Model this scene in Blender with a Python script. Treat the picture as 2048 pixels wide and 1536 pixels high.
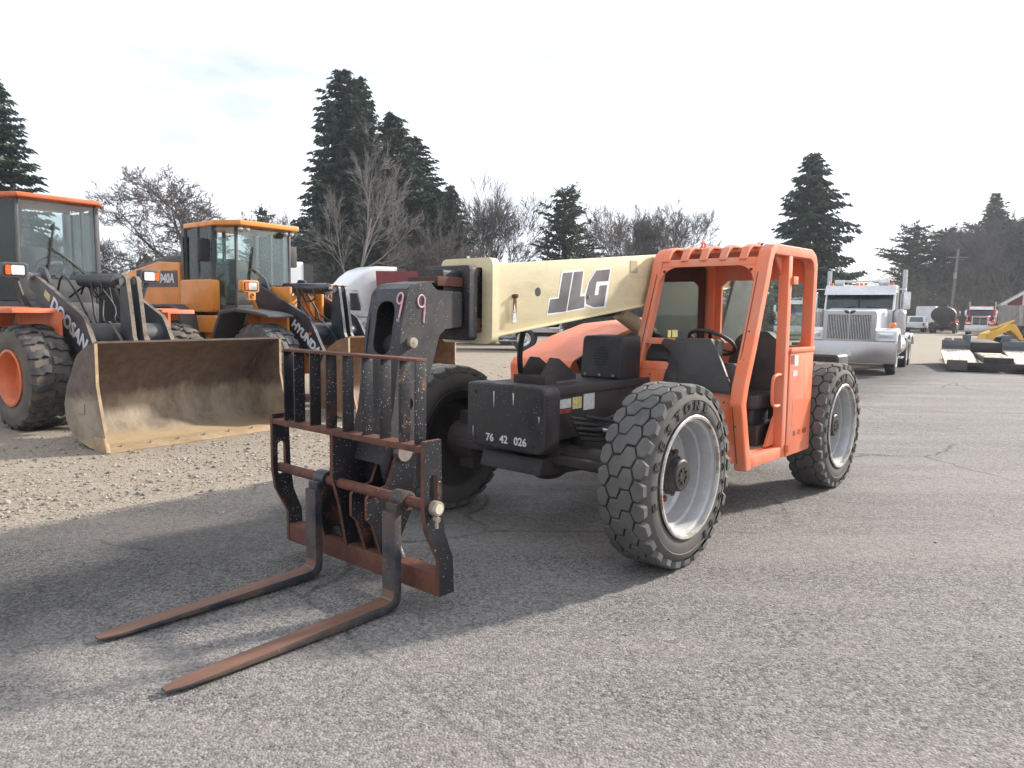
import bpy, bmesh, math, random
from mathutils import Vector, Matrix
from mathutils.geometry import tessellate_polygon
from math import sin, cos, pi, radians as RAD, sqrt, atan2
for o in list(bpy.data.objects): bpy.data.objects.remove(o)
SC = bpy.context.scene
COL = SC.collection
# ---------------------------------------------------------------- camera
CAM_H, PITCH, ROLL, FPX = 1.6555, 0.0979, 0.0129, 1468.05
fw = Vector((0, cos(PITCH), -sin(PITCH))); up = Vector((0, sin(PITCH), cos(PITCH))); rt = Vector((1, 0, 0))
rt, up = cos(ROLL)*rt + sin(ROLL)*up, -sin(ROLL)*rt + cos(ROLL)*up
cd = bpy.data.cameras.new('camera'); cam = bpy.data.objects.new('camera', cd); COL.objects.link(cam)
cd.sensor_width = 36; cd.sensor_fit = 'HORIZONTAL'; cd.lens = FPX/2048*36; cd.clip_end = 3000; cd.clip_start = .05
cam.matrix_world = Matrix(((rt.x, up.x, -fw.x, 0), (rt.y, up.y, -fw.y, 0), (rt.z, up.z, -fw.z, CAM_H), (0, 0, 0, 1)))
SC.camera = cam
# ---------------------------------------------------------------- sky and sun
SUN_AZ = Vector((.86, .51)).normalized(); SUN_EL = RAD(27)
world = bpy.data.worlds.new('World'); SC.world = world; world.use_nodes = True
nt = world.node_tree; nt.nodes.clear()
def N(t, typ, **k):
    n = t.nodes.new(typ)
    for a, v in k.items():
        if a.startswith('i_'):
            key = a[2:]; key = int(key) if key.isdigit() else key.replace('_', ' ')
            n.inputs[key].default_value = v
        else: setattr(n, a, v)
    return n
out = N(nt, 'ShaderNodeOutputWorld'); bg = N(nt, 'ShaderNodeBackground'); bg.inputs[1].default_value = .12
sky = N(nt, 'ShaderNodeTexSky', sky_type='NISHITA', sun_disc=False, sun_elevation=SUN_EL, sun_rotation=atan2(SUN_AZ.x, SUN_AZ.y), air_density=1.0, dust_density=2.0, ozone_density=1.0)
tc = N(nt, 'ShaderNodeTexCoord'); mp = N(nt, 'ShaderNodeMapping'); mp.inputs['Scale'].default_value = (1.1, 1.1, 4.2)
no = N(nt, 'ShaderNodeTexNoise', i_Scale=1.7, i_Detail=6.0, i_Roughness=.55, i_Distortion=.3)
rp = N(nt, 'ShaderNodeValToRGB'); rp.color_ramp.elements[0].position = .36; rp.color_ramp.elements[1].position = .58
rp.color_ramp.elements[0].color = (.40, .40, .40, 1)
mx = N(nt, 'ShaderNodeMix', data_type='RGBA'); mx.inputs['B'].default_value = (7.6, 7.9, 8.5, 1)
L = nt.links.new
L(tc.outputs['Generated'], mp.inputs['Vector']); L(mp.outputs['Vector'], no.inputs['Vector']); L(no.outputs['Fac'], rp.inputs['Fac'])
L(rp.outputs['Color'], mx.inputs['Factor']); L(sky.outputs['Color'], mx.inputs['A']); L(mx.outputs['Result'], bg.inputs['Color']); L(bg.outputs['Background'], out.inputs['Surface'])
sd = bpy.data.lights.new('sun', 'SUN'); sun = bpy.data.objects.new('sun', sd); COL.objects.link(sun)
sd.energy = 4.9; sd.angle = RAD(4.0); sd.color = (1.0, .93, .83)
dv = Vector((SUN_AZ.x*cos(SUN_EL), SUN_AZ.y*cos(SUN_EL), sin(SUN_EL)))
sun.rotation_euler = dv.to_track_quat('Z', 'Y').to_euler(); sun.location = (30, 20, 30)
vs = SC.view_settings; vs.view_transform = 'Standard'; vs.look = 'None'; vs.gamma = 1; vs.use_curve_mapping = False; vs.exposure = .62
SC.render.resolution_x, SC.render.resolution_y = 1024, 768
try:
    SC.cycles.max_bounces = 5; SC.cycles.diffuse_bounces = 3; SC.cycles.glossy_bounces = 3; SC.cycles.transparent_max_bounces = 12
except Exception: pass

# ---------------------------------------------------------------- materials
def mat(name, col, rough=.5, metal=0., spec=.5, nv=.12, ns=5., dirt=None, da=.5, ds=2.5, dsoft=.12, dr=.85, bump=0., bs=60., coat=0., speck=0., spc=(.7,.7,.68), sps=45., rv=.0, stretch=None):
    """painted or bare surface: base colour with tone noise, patchy dirt or rust, small specks, fine relief"""
    m = bpy.data.materials.new(name); m.use_nodes = True; t = m.node_tree; b = t.nodes['Principled BSDF']; L = t.links.new
    b.inputs['Roughness'].default_value = rough; b.inputs['Metallic'].default_value = metal
    b.inputs['Specular IOR Level'].default_value = spec; b.inputs['Coat Weight'].default_value = coat
    c = N(t, 'ShaderNodeTexCoord'); vec = c.outputs['Object']
    if stretch:
        q = N(t, 'ShaderNodeMapping'); q.inputs['Scale'].default_value = stretch; L(vec, q.inputs['Vector']); vec = q.outputs['Vector']
    n1 = N(t, 'ShaderNodeTexNoise', i_Scale=ns, i_Detail=7.0, i_Roughness=.65); L(vec, n1.inputs['Vector'])
    r1 = N(t, 'ShaderNodeMapRange', i_From_Min=.3, i_From_Max=.7); L(n1.outputs['Fac'], r1.inputs['Value'])
    mix = N(t, 'ShaderNodeMix', data_type='RGBA')
    mix.inputs['A'].default_value = (*[x*(1-nv) for x in col], 1); mix.inputs['B'].default_value = (*[min(1, x*(1+nv)) for x in col], 1)
    L(r1.outputs['Result'], mix.inputs['Factor']); cur = mix.outputs['Result']; rr = None
    if dirt:
        n2 = N(t, 'ShaderNodeTexNoise', i_Scale=ds, i_Detail=10.0, i_Roughness=.7, i_Distortion=.4); L(vec, n2.inputs['Vector'])
        th = 1-da
        r2 = N(t, 'ShaderNodeMapRange', i_From_Min=.25+.5*th-dsoft, i_From_Max=.25+.5*th+dsoft); L(n2.outputs['Fac'], r2.inputs['Value'])
        m2 = N(t, 'ShaderNodeMix', data_type='RGBA'); m2.inputs['B'].default_value = (*dirt, 1)
        L(r2.outputs['Result'], m2.inputs['Factor']); L(cur, m2.inputs['A']); cur = m2.outputs['Result']
        rr = N(t, 'ShaderNodeMix', data_type='FLOAT'); rr.inputs['A'].default_value = rough; rr.inputs['B'].default_value = dr
        L(r2.outputs['Result'], rr.inputs['Factor']); L(rr.outputs['Result'], b.inputs['Roughness'])
        if metal:
            rm = N(t, 'ShaderNodeMix', data_type='FLOAT'); rm.inputs['A'].default_value = metal; rm.inputs['B'].default_value = 0
            L(r2.outputs['Result'], rm.inputs['Factor']); L(rm.outputs['Result'], b.inputs['Metallic'])
    if speck:
        v = N(t, 'ShaderNodeTexVoronoi', i_Scale=sps); L(vec, v.inputs['Vector'])
        n3 = N(t, 'ShaderNodeTexNoise', i_Scale=sps*.12, i_Detail=2.0); L(vec, n3.inputs['Vector'])
        mu = N(t, 'ShaderNodeMath', operation='MULTIPLY'); L(n3.outputs['Fac'], mu.inputs[0]); mu.inputs[1].default_value = speck
        lt = N(t, 'ShaderNodeMath', operation='LESS_THAN'); L(v.outputs['Distance'], lt.inputs[0]); L(mu.outputs[0], lt.inputs[1])
        m3 = N(t, 'ShaderNodeMix', data_type='RGBA'); m3.inputs['B'].default_value = (*spc, 1)
        L(lt.outputs[0], m3.inputs['Factor']); L(cur, m3.inputs['A']); cur = m3.outputs['Result']
    L(cur, b.inputs['Base Color'])
    if bump:
        nb = N(t, 'ShaderNodeTexNoise', i_Scale=bs, i_Detail=4.0); L(vec, nb.inputs['Vector'])
        bp = N(t, 'ShaderNodeBump', i_Strength=bump, i_Distance=.01); L(nb.outputs['Fac'], bp.inputs['Height']); L(bp.outputs['Normal'], b.inputs['Normal'])
    return m
def glass(name, tint=(.75, .85, .82), alpha=.35, rough=.02):
    """thin pane: part see-through tinted, part glossy reflection"""
    m = bpy.data.materials.new(name); m.use_nodes = True; t = m.node_tree; t.nodes.clear(); L = t.links.new
    o = N(t, 'ShaderNodeOutputMaterial'); tr = N(t, 'ShaderNodeBsdfTransparent'); tr.inputs[0].default_value = (*tint, 1)
    gl = N(t, 'ShaderNodeBsdfGlossy', i_Roughness=rough); gl.inputs[0].default_value = (.95, 1, .98, 1)
    df = N(t, 'ShaderNodeBsdfDiffuse'); df.inputs[0].default_value = (.46, .52, .53, 1)
    fr = N(t, 'ShaderNodeFresnel', i_IOR=1.5); c = N(t, 'ShaderNodeTexCoord')
    no = N(t, 'ShaderNodeTexNoise', i_Scale=3.0, i_Detail=6.0); L(c.outputs['Object'], no.inputs['Vector'])
    mr = N(t, 'ShaderNodeMapRange', i_From_Min=.35, i_From_Max=.75, i_To_Min=alpha*.3, i_To_Max=alpha); L(no.outputs['Fac'], mr.inputs['Value'])
    m1 = N(t, 'ShaderNodeMixShader'); L(mr.outputs['Result'], m1.inputs[0]); L(tr.outputs[0], m1.inputs[1]); L(df.outputs[0], m1.inputs[2])
    m2 = N(t, 'ShaderNodeMixShader'); L(fr.outputs[0], m2.inputs[0]); L(m1.outputs[0], m2.inputs[1]); L(gl.outputs[0], m2.inputs[2]); L(m2.outputs[0], o.inputs[0])
    return m
RUST = (.13, .042, .02)
M = dict(
 orange=mat('faded orange paint', (.77, .168, .060), .42, nv=.07, ns=3, dirt=(.60, .26, .18), da=.42, ds=2.4, bump=.06, bs=140, speck=.05, spc=(.14, .05, .035), sps=26, stretch=(1.6, 1.6, .7)),
 cream=mat('cream paint', (.70, .60, .375), .42, nv=.05, ns=2.5, dirt=(.52, .44, .28), da=.30, ds=1.6, bump=.04, bs=120, stretch=(1, 1, 3)),
 black=mat('worn black paint', (.022, .021, .026), .42, nv=.3, ns=4, dirt=(.055, .046, .042), da=.42, ds=2.6, bump=.08, bs=90, speck=.16, sps=55),
 blackp=mat('black moulded plastic', (.023, .022, .026), .5, nv=.2, ns=6, dirt=(.07, .065, .062), da=.35, bump=.15, bs=220),
 frame=mat('dusty black chassis paint', (.017, .016, .018), .5, nv=.3, ns=3, dirt=(.06, .045, .04), da=.45, ds=3, speck=.12, sps=55, bump=.1),
 carr=mat('chipped black and rust', (.016, .016, .02), .38, nv=.35, ns=7, dirt=RUST, da=.26, ds=5, dsoft=.05, speck=.22, sps=60, bump=.15, bs=70),
 rust=mat('brown rust', (.135, .048, .028), .8, nv=.35, ns=9, dirt=(.07, .03, .022), da=.42, ds=6, bump=.25, bs=110, speck=.12, spc=(.4, .34, .3), sps=25),
 fork=mat('worn fork steel', (.040, .047, .062), .35, metal=.4, nv=.45, ns=8, dirt=(.10, .065, .045), da=.46, ds=4, dsoft=.1, speck=.13, sps=60, bump=.12, bs=50),
 forktop=mat('rusty fork blade', (.128, .060, .041), .62, nv=.28, ns=6, dirt=(.20, .10, .058), da=.34, ds=3.5, dsoft=.2, bump=.12, bs=90, stretch=(.6, 2, 2)),
 rubber=mat('dusty rubber', (.072, .070, .068), .82, nv=.3, ns=9, dirt=(.15, .142, .133), da=.44, ds=4, dsoft=.25, bump=.25, bs=70, speck=.1, spc=(.3, .29, .28), sps=18),
 rubberd=mat('dark sidewall rubber', (.060, .056, .053), .8, nv=.2, ns=6, dirt=(.115, .105, .097), da=.46, ds=3, dsoft=.25, bump=.12, bs=60),
 letter=mat('raised black lettering', (.012, .012, .012), .6),
 rim=mat('silver wheel paint', (.50, .51, .53), .36, metal=.45, nv=.06, dirt=(.30, .27, .24), da=.3, ds=4, dsoft=.2),
 rimedge=mat('rust-tinged rim lip', (.52, .50, .47), .4, metal=.3, dirt=(.19, .11, .07), da=.42, ds=9, dsoft=.1),
 chrome=mat('chrome', (.40, .40, .41), .18, metal=1., nv=.02),
 steel=mat('dull steel', (.33, .32, .31), .45, metal=.7, nv=.2, dirt=(.2, .13, .09), da=.3),
 pin=mat('galvanised pin', (.40, .35, .28), .5, metal=.4, nv=.15, dirt=(.2, .13, .08), da=.42, ds=12),
 white=mat('white vehicle paint', (.72, .73, .75), .3, nv=.02, ns=1.5, dirt=(.60, .59, .57), da=.15, ds=1.2, dsoft=.25, dr=.5, coat=.3),
 decalw=mat('white decal', (.72, .72, .74), .5, nv=.05),
 decalg=mat('charcoal decal', (.075, .072, .082), .45, nv=.2, dirt=(.16, .15, .16), da=.35),
 pink=mat('pink chalk paint', (.72, .42, .44), .8, nv=.2, ns=20),
 stencil=mat('white stencil paint', (.68, .68, .68), .7, nv=.15, ns=30),
 stencilb=mat('faded dark stencil', (.16, .05, .035), .7, nv=.3, ns=30, dirt=(.6, .16, .08), da=.45, ds=40),
 patch=mat('paler decal ghost', (.70, .17, .075), .5, nv=.06),
 yellowl=mat('yellow label', (.66, .56, .22), .5, dirt=(.2, .18, .1), da=.35, ds=60, dsoft=.04),
 whitel=mat('printed white label', (.70, .69, .66), .5, dirt=(.08, .08, .08), da=.38, ds=80, dsoft=.04, stretch=(1, 1, 3)),
 redl=mat('red and black label', (.45, .05, .04), .5, dirt=(.03, .03, .03), da=.45, ds=60, dsoft=.04),
 vinyl=mat('black seat vinyl', (.026, .025, .028), .36, nv=.15, dirt=(.07, .062, .06), da=.38, bump=.06, bs=200),
 hose=mat('hydraulic hose', (.018, .018, .019), .5),
 glass=glass('cab glass', (.88, .93, .915), .06),
 glassd=glass('dusty windscreen', (.86, .91, .92), .10),
 glassk=glass('dark truck glass', (.28, .34, .34), .16),
 lamp=mat('lamp lens', (.72, .74, .76), .12, metal=.6, nv=.15, ns=25),
 amber=mat('amber lens', (.62, .12, .015), .25),
 amberb=mat('orange marker lens', (.85, .20, .04), .3),
)

# ---------------------------------------------------------------- mesh helpers
def fillet(poly, r, n=4):
    """round the corners of a 2-D polygon (r number or list)"""
    o = []; k = len(poly)
    for i, p in enumerate(poly):
        ri = r[i] if isinstance(r, (list, tuple)) else r
        a = Vector(poly[i-1]); b = Vector(p); c = Vector(poly[(i+1) % k]); u = (a-b); w = (c-b)
        if ri <= 0 or u.length < 1e-6 or w.length < 1e-6: o.append(tuple(b)); continue
        u1, w1 = u.normalized(), w.normalized(); ang = max(.05, u1.angle(w1))
        t = min(ri/math.tan(ang/2), u.length*.49, w.length*.49); p0 = b+u1*t; p2 = b+w1*t
        for j in range(n+1):
            s = j/n; o.append(tuple((1-s)**2*p0+2*s*(1-s)*b+s*s*p2))
    return o
def rect(x0, x1, y0, y1): return [(x0, y0), (x1, y0), (x1, y1), (x0, y1)]
def circ(cx, cy, r, n=16, ry=None): return [(cx+r*cos(2*pi*i/n), cy+(ry or r)*sin(2*pi*i/n)) for i in range(n)]
def lift(ax, p, t):
    return (t, p[0], p[1]) if ax == 'x' else (p[0], t, p[1]) if ax == 'y' else (p[0], p[1], t)
class MB:
    def __init__(s): s.v = []; s.f = []; s.m = []
    def add(s, vs, fs, m=0):
        o = len(s.v); s.v += [tuple(v) for v in vs]; s.f += [[i+o for i in f] for f in fs]; s.m += (m if isinstance(m, list) else [m]*len(fs)); return s
    def bx(s, x0, x1, y0, y1, z0, z1, m=0):
        return s.add([(x, y, z) for z in (z0, z1) for y in (y0, y1) for x in (x0, x1)], [(0, 2, 3, 1), (4, 5, 7, 6), (0, 1, 5, 4), (2, 6, 7, 3), (0, 4, 6, 2), (1, 3, 7, 5)], m)
    def xf(s, mt, i0=0):
        for i in range(i0, len(s.v)): s.v[i] = tuple(mt @ Vector(s.v[i]))
        return s
    def bar(s, p0, p1, w, h, m=0, upv=(0, 0, 1)):
        p0, p1 = Vector(p0), Vector(p1); d = (p1-p0).normalized(); u = Vector(upv)
        if abs(d.dot(u)) > .98: u = Vector((1, 0, 0))
        sx = d.cross(u).normalized(); u = sx.cross(d).normalized(); vs = []
        for p in (p0, p1):
            for a, b in ((-1, -1), (1, -1), (1, 1), (-1, 1)): vs.append(p+sx*a*w/2+u*b*h/2)
        return s.add(vs, [(3, 2, 1, 0), (4, 5, 6, 7), (0, 1, 5, 4), (1, 2, 6, 5), (2, 3, 7, 6), (3, 0, 4, 7)], m)
    def prism(s, poly, ax, a, b, m=0, me=None, holes=()):
        me = m if me is None else me; polys = [list(poly)]+[list(h) for h in holes]; vs = []; fs = []; ms = []
        flat = [p for q in polys for p in q]; n = len(flat)
        vs = [lift(ax, p, a) for p in flat]+[lift(ax, p, b) for p in flat]
        if holes or n > 4:
            for t in tessellate_polygon([[Vector((p[0], p[1], 0)) for p in q] for q in polys]):
                fs.append(tuple(t)); ms.append(m); fs.append(tuple(i+n for i in reversed(t))); ms.append(m)
        else:
            fs += [tuple(range(n)), tuple(range(2*n-1, n-1, -1))]; ms += [m, m]
        o = 0
        for q in polys:
            k = len(q)
            for i in range(k):
                j = (i+1) % k; fs.append((o+i, o+j, o+j+n, o+i+n)); ms.append(me)
            o += k
        return s.add(vs, fs, ms)
    def loft(s, rings, caps=True, m=0, closed=True):
        k = len(rings[0]); vs = [p for r in rings for p in r]; fs = []
        for i in range(len(rings)-1):
            for j in range(k if closed else k-1):
                j2 = (j+1) % k; fs.append((i*k+j, i*k+j2, (i+1)*k+j2, (i+1)*k+j))
        if caps: fs += [tuple(range(k))[::-1], tuple(range((len(rings)-1)*k, len(rings)*k))]
        return s.add(vs, fs, m)
    def cyl(s, p0, p1, r, r1=None, n=14, m=0, caps=True):
        p0, p1 = Vector(p0), Vector(p1); d = (p1-p0).normalized(); u = Vector((0, 0, 1)) if abs(d.z) < .9 else Vector((1, 0, 0))
        a = d.cross(u).normalized(); b = d.cross(a); r1 = r if r1 is None else r1
        return s.loft([[p+(a*cos(2*pi*i/n)+b*sin(2*pi*i/n))*q for i in range(n)] for p, q in ((p0, r), (p1, r1))], caps, m)
    def tube(s, pts, r, n=8, m=0, closed=False):
        pts = [Vector(p) for p in pts]; rings = []; a = None; k = len(pts)
        for i, p in enumerate(pts):
            d = (pts[(i+1) % k]-pts[i-1]) if closed else (pts[min(i+1, k-1)]-pts[max(i-1, 0)]); d.normalize()
            if a is None: a = d.orthogonal().normalized()
            a = (a-d*a.dot(d)).normalized(); b = d.cross(a); q = r[i] if isinstance(r, (list, tuple)) else r
            rings.append([p+(a*cos(2*pi*j/n)+b*sin(2*pi*j/n))*q for j in range(n)])
        if closed: rings.append(rings[0]); return s.loft(rings, False, m)
        return s.loft(rings, True, m)
    def lathe(s, prof, n=32, c=(0, 0, 0), m=0, closed=False, ax='y'):
        rings = []
        for a, r in prof:
            rings.append([(c[0]+r*cos(2*pi*i/n), c[1]+a, c[2]+r*sin(2*pi*i/n)) if ax == 'y' else (c[0]+a, c[1]+r*cos(2*pi*i/n), c[2]+r*sin(2*pi*i/n)) if ax == 'x' else (c[0]+r*cos(2*pi*i/n), c[1]+r*sin(2*pi*i/n), c[2]+a) for i in range(n)])
        if closed: rings.append(rings[0])
        return s.loft(rings, False, m)
    def ball(s, c, r, n=10, k=6, m=0):
        r = r if isinstance(r, (tuple, list)) else (r, r, r)
        rings = [[(c[0]+r[0]*sin(pi*i/k)*cos(2*pi*j/n), c[1]+r[1]*sin(pi*i/k)*sin(2*pi*j/n), c[2]+r[2]*cos(pi*i/k)) for j in range(n)] for i in range(1, k)]
        s.loft(rings, True, m); return s
    def mesh(s, name, mats, bevel=0., seg=2, ang=32, smooth=True):
        me = bpy.data.meshes.new(name); me.from_pydata(s.v, [], s.f)
        for q in (mats if isinstance(mats, (list, tuple)) else [mats]): me.materials.append(M[q] if isinstance(q, str) else q)
        me.polygons.foreach_set('material_index', s.m)
        bm = bmesh.new(); bm.from_mesh(me)
        if bevel:
            bmesh.ops.remove_doubles(bm, verts=bm.verts, dist=1e-5)
            bmesh.ops.dissolve_limit(bm, angle_limit=RAD(1), verts=bm.verts, edges=bm.edges, delimit={'MATERIAL'})
        bmesh.ops.recalc_face_normals(bm, faces=bm.faces)
        if bevel:
            ed = [e for e in bm.edges if len(e.link_faces) == 2 and e.calc_face_angle(0) > RAD(25)]
            bmesh.ops.bevel(bm, geom=ed, offset=bevel, segments=seg, profile=.6, affect='EDGES', clamp_overlap=True)
        bm.to_mesh(me); bm.free()
        if smooth:
            me.polygons.foreach_set('use_smooth', [True]*len(me.polygons)); me.set_sharp_from_angle(angle=RAD(ang))
        me.update(); return me
def link(name, me, parent=None):
    o = bpy.data.objects.new(name, me); COL.objects.link(o)
    if parent: o.parent = parent
    return o
def part(name, mb, mats, parent, bevel=0., label=None, **k):
    o = link(name, mb.mesh(name, mats, bevel, **k), parent)
    if label: o['label'] = label
    return o
def tag(o, label, cat, group=None, kind=None):
    o['label'] = label; o['category'] = cat
    if group: o['group'] = group
    if kind: o['kind'] = kind
    return o
def thing(name, label, cat, loc=(0, 0, 0), rz=0., group=None):
    o = bpy.data.objects.new(name, None); COL.objects.link(o); o.empty_display_size = .3
    o.location = loc; o.rotation_euler = (0, 0, rz); return tag(o, label, cat, group)
def copytree(o, parent=None):
    c = o.copy(); COL.objects.link(c); c.parent = parent
    for ch in list(o.children): copytree(ch, c)
    return c
def textmesh(txt, size, shear=0., bold=0., ext=.002, space=1.):
    cu = bpy.data.curves.new('lettering', 'FONT'); cu.body = txt; cu.size = size; cu.shear = shear; cu.offset = bold; cu.extrude = ext; cu.align_x = 'CENTER'; cu.align_y = 'CENTER'; cu.resolution_u = 3; cu.space_character = space
    o = bpy.data.objects.new('lettering', cu); COL.objects.link(o); dg = bpy.context.evaluated_depsgraph_get(); dg.update()
    me = bpy.data.meshes.new_from_object(o.evaluated_get(dg)); bpy.data.objects.remove(o); bpy.data.curves.remove(cu); return me
def lettering(txt, size, origin, right, upv, mt, parent, name='lettering', **k):
    me = textmesh(txt, size, **k); r = Vector(right).normalized(); u = Vector(upv); u = (u-r*u.dot(r)).normalized(); n = r.cross(u); o = Vector(origin)
    me.transform(Matrix(((r.x, u.x, n.x, o.x), (r.y, u.y, n.y, o.y), (r.z, u.z, n.z, o.z), (0, 0, 0, 1)))); me.materials.clear(); me.materials.append(M[mt])
    return link(name, me, parent)
_rnd = random.Random(11)
def hose(pts, n=18):
    """smooth curve through points (Catmull-Rom)"""
    P = [Vector(p) for p in pts]; P = [P[0]*2-P[1]]+P+[P[-1]*2-P[-2]]; o = []
    for i in range(1, len(P)-2):
        k = max(3, n//(len(P)-3))
        for j in range(k):
            t = j/k; o.append(.5*((2*P[i])+(P[i+1]-P[i-1])*t+(2*P[i-1]-5*P[i]+4*P[i+1]-P[i+2])*t*t+(-P[i-1]+3*P[i]-3*P[i+1]+P[i+2])*t**3))
    o.append(P[-2]); return o
# ---------------------------------------------------------------- ground
import numpy as np
def groundmat(name, c1, c2, dust, dustamt, vs=85., bump=.5, crack=False, wash=None):
    m = bpy.data.materials.new(name); m.use_nodes = True; t = m.node_tree; b = t.nodes['Principled BSDF']; L = t.links.new
    b.inputs['Roughness'].default_value = .9; b.inputs['Specular IOR Level'].default_value = .25
    c = N(t, 'ShaderNodeTexCoord'); v = c.outputs['Object']
    vo = N(t, 'ShaderNodeTexVoronoi', i_Scale=vs, i_Randomness=1.0); L(v, vo.inputs['Vector'])
    vo2 = N(t, 'ShaderNodeTexVoronoi', i_Scale=vs*2.3); L(v, vo2.inputs['Vector'])
    sp = N(t, 'ShaderNodeSeparateColor'); L(vo.outputs['Color'], sp.inputs[0]); sp2 = N(t, 'ShaderNodeSeparateColor'); L(vo2.outputs['Color'], sp2.inputs[0])
    ad = N(t, 'ShaderNodeMath', operation='MULTIPLY_ADD'); L(sp.outputs[0], ad.inputs[0]); ad.inputs[1].default_value = .6; 
    a2 = N(t, 'ShaderNodeMath', operation='MULTIPLY'); L(sp2.outputs[1], a2.inputs[0]); a2.inputs[1].default_value = .4; L(a2.outputs[0], ad.inputs[2])
    rp = N(t, 'ShaderNodeValToRGB'); e = rp.color_ramp.elements; e[0].color = (*c1, 1); e[1].color = (*c2, 1); e[0].position = .12; e[1].position = .9
    L(ad.outputs[0], rp.inputs['Fac'])
    n1 = N(t, 'ShaderNodeTexNoise', i_Scale=.35, i_Detail=9.0, i_Roughness=.68, i_Distortion=.6); L(v, n1.inputs['Vector'])
    n2 = N(t, 'ShaderNodeTexNoise', i_Scale=2.6, i_Detail=8.0, i_Roughness=.7); L(v, n2.inputs['Vector'])
    nm = N(t, 'ShaderNodeMath', operation='MULTIPLY_ADD'); L(n1.outputs['Fac'], nm.inputs[0]); nm.inputs[1].default_value = .62
    n3 = N(t, 'ShaderNodeMath', operation='MULTIPLY'); L(n2.outputs['Fac'], n3.inputs[0]); n3.inputs[1].default_value = .38; L(n3.outputs[0], nm.inputs[2])
    mr = N(t, 'ShaderNodeMapRange', i_From_Min=.36, i_From_Max=.66, i_To_Min=0.0, i_To_Max=dustamt); L(nm.outputs[0], mr.inputs['Value'])
    fac = mr.outputs['Result']
    # dust settles between the stones: less on the proud grains
    mg = N(t, 'ShaderNodeMath', operation='MULTIPLY'); L(fac, mg.inputs[0])
    mh = N(t, 'ShaderNodeMapRange', i_From_Min=.0, i_From_Max=.9, i_To_Min=1.15, i_To_Max=.6); L(sp2.outputs[0], mh.inputs['Value']); L(mh.outputs['Result'], mg.inputs[1])
    mx = N(t, 'ShaderNodeMix', data_type='RGBA'); mx.inputs['B'].default_value = (*dust, 1); L(mg.outputs[0], mx.inputs['Factor']); L(rp.outputs['Color'], mx.inputs['A']); cur = mx.outputs['Result']
    if wash:
        q = N(t, 'ShaderNodeMapping'); q.inputs['Rotation'].default_value = (0, 0, RAD(-38)); q.inputs['Scale'].default_value = (.16, 1.3, 1); L(v, q.inputs['Vector'])
        n4 = N(t, 'ShaderNodeTexNoise', i_Scale=.8, i_Detail=7.0, i_Roughness=.65); L(q.outputs['Vector'], n4.inputs['Vector'])
        m4 = N(t, 'ShaderNodeMapRange', i_From_Min=.44, i_From_Max=.68, i_To_Max=.6); L(n4.outputs['Fac'], m4.inputs['Value'])
        m5 = N(t, 'ShaderNodeMix', data_type='RGBA'); m5.inputs['B'].default_value = (*wash, 1); L(m4.outputs['Result'], m5.inputs['Factor']); L(cur, m5.inputs['A']); cur = m5.outputs['Result']
    if crack:
        # darker strip along the gravel edge, with a ragged boundary
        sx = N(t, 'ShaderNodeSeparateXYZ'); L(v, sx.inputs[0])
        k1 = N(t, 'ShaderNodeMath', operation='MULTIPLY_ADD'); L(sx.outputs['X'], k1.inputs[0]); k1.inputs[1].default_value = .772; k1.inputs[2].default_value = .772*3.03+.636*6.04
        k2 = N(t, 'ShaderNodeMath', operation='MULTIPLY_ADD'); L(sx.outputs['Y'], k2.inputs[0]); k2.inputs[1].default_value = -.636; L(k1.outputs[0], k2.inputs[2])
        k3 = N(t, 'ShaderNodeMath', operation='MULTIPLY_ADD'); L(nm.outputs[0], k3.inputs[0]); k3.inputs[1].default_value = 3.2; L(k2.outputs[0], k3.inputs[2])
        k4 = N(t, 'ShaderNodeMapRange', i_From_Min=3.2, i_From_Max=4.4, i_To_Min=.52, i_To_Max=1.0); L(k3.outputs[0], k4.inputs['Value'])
        # hairline cracks
        q2 = N(t, 'ShaderNodeTexNoise', i_Scale=1.6, i_Detail=5.0); L(v, q2.inputs['Vector'])
        q3 = N(t, 'ShaderNodeMix', data_type='RGBA', i_Factor=.25); L(v, q3.inputs['A']); L(q2.outputs['Color'], q3.inputs['B'])
        vc = N(t, 'ShaderNodeTexVoronoi', feature='DISTANCE_TO_EDGE', i_Scale=.42); L(q3.outputs['Result'], vc.inputs['Vector'])
        ck = N(t, 'ShaderNodeMapRange', i_From_Min=.0, i_From_Max=.009, i_To_Min=.42, i_To_Max=1.0); L(vc.outputs['Distance'], ck.inputs['Value'])
        cf = N(t, 'ShaderNodeMapRange', i_From_Min=.44, i_From_Max=.54); L(n1.outputs['Fac'], cf.inputs['Value'])
        cm = N(t, 'ShaderNodeMix', data_type='FLOAT'); cm.inputs['A'].default_value = 1.0; L(cf.outputs['Result'], cm.inputs['Factor']); L(ck.outputs['Result'], cm.inputs['B'])
        # oil and rubber stains
        so = N(t, 'ShaderNodeTexNoise', i_Scale=1.1, i_Detail=4.0, i_Roughness=.5); L(v, so.inputs['Vector'])
        sm = N(t, 'ShaderNodeMapRange', i_From_Min=.24, i_From_Max=.38, i_To_Min=.84, i_To_Max=1.0); L(so.outputs['Fac'], sm.inputs['Value'])
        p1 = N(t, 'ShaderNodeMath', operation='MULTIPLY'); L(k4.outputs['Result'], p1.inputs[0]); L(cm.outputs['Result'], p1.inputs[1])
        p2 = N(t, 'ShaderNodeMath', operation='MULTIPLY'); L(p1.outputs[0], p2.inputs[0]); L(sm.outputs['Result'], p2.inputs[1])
        # clumps of darker binder between pale patches of stone
        cl = N(t, 'ShaderNodeTexNoise', i_Scale=30.0, i_Detail=5.0, i_Roughness=.7); L(v, cl.inputs['Vector'])
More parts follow.
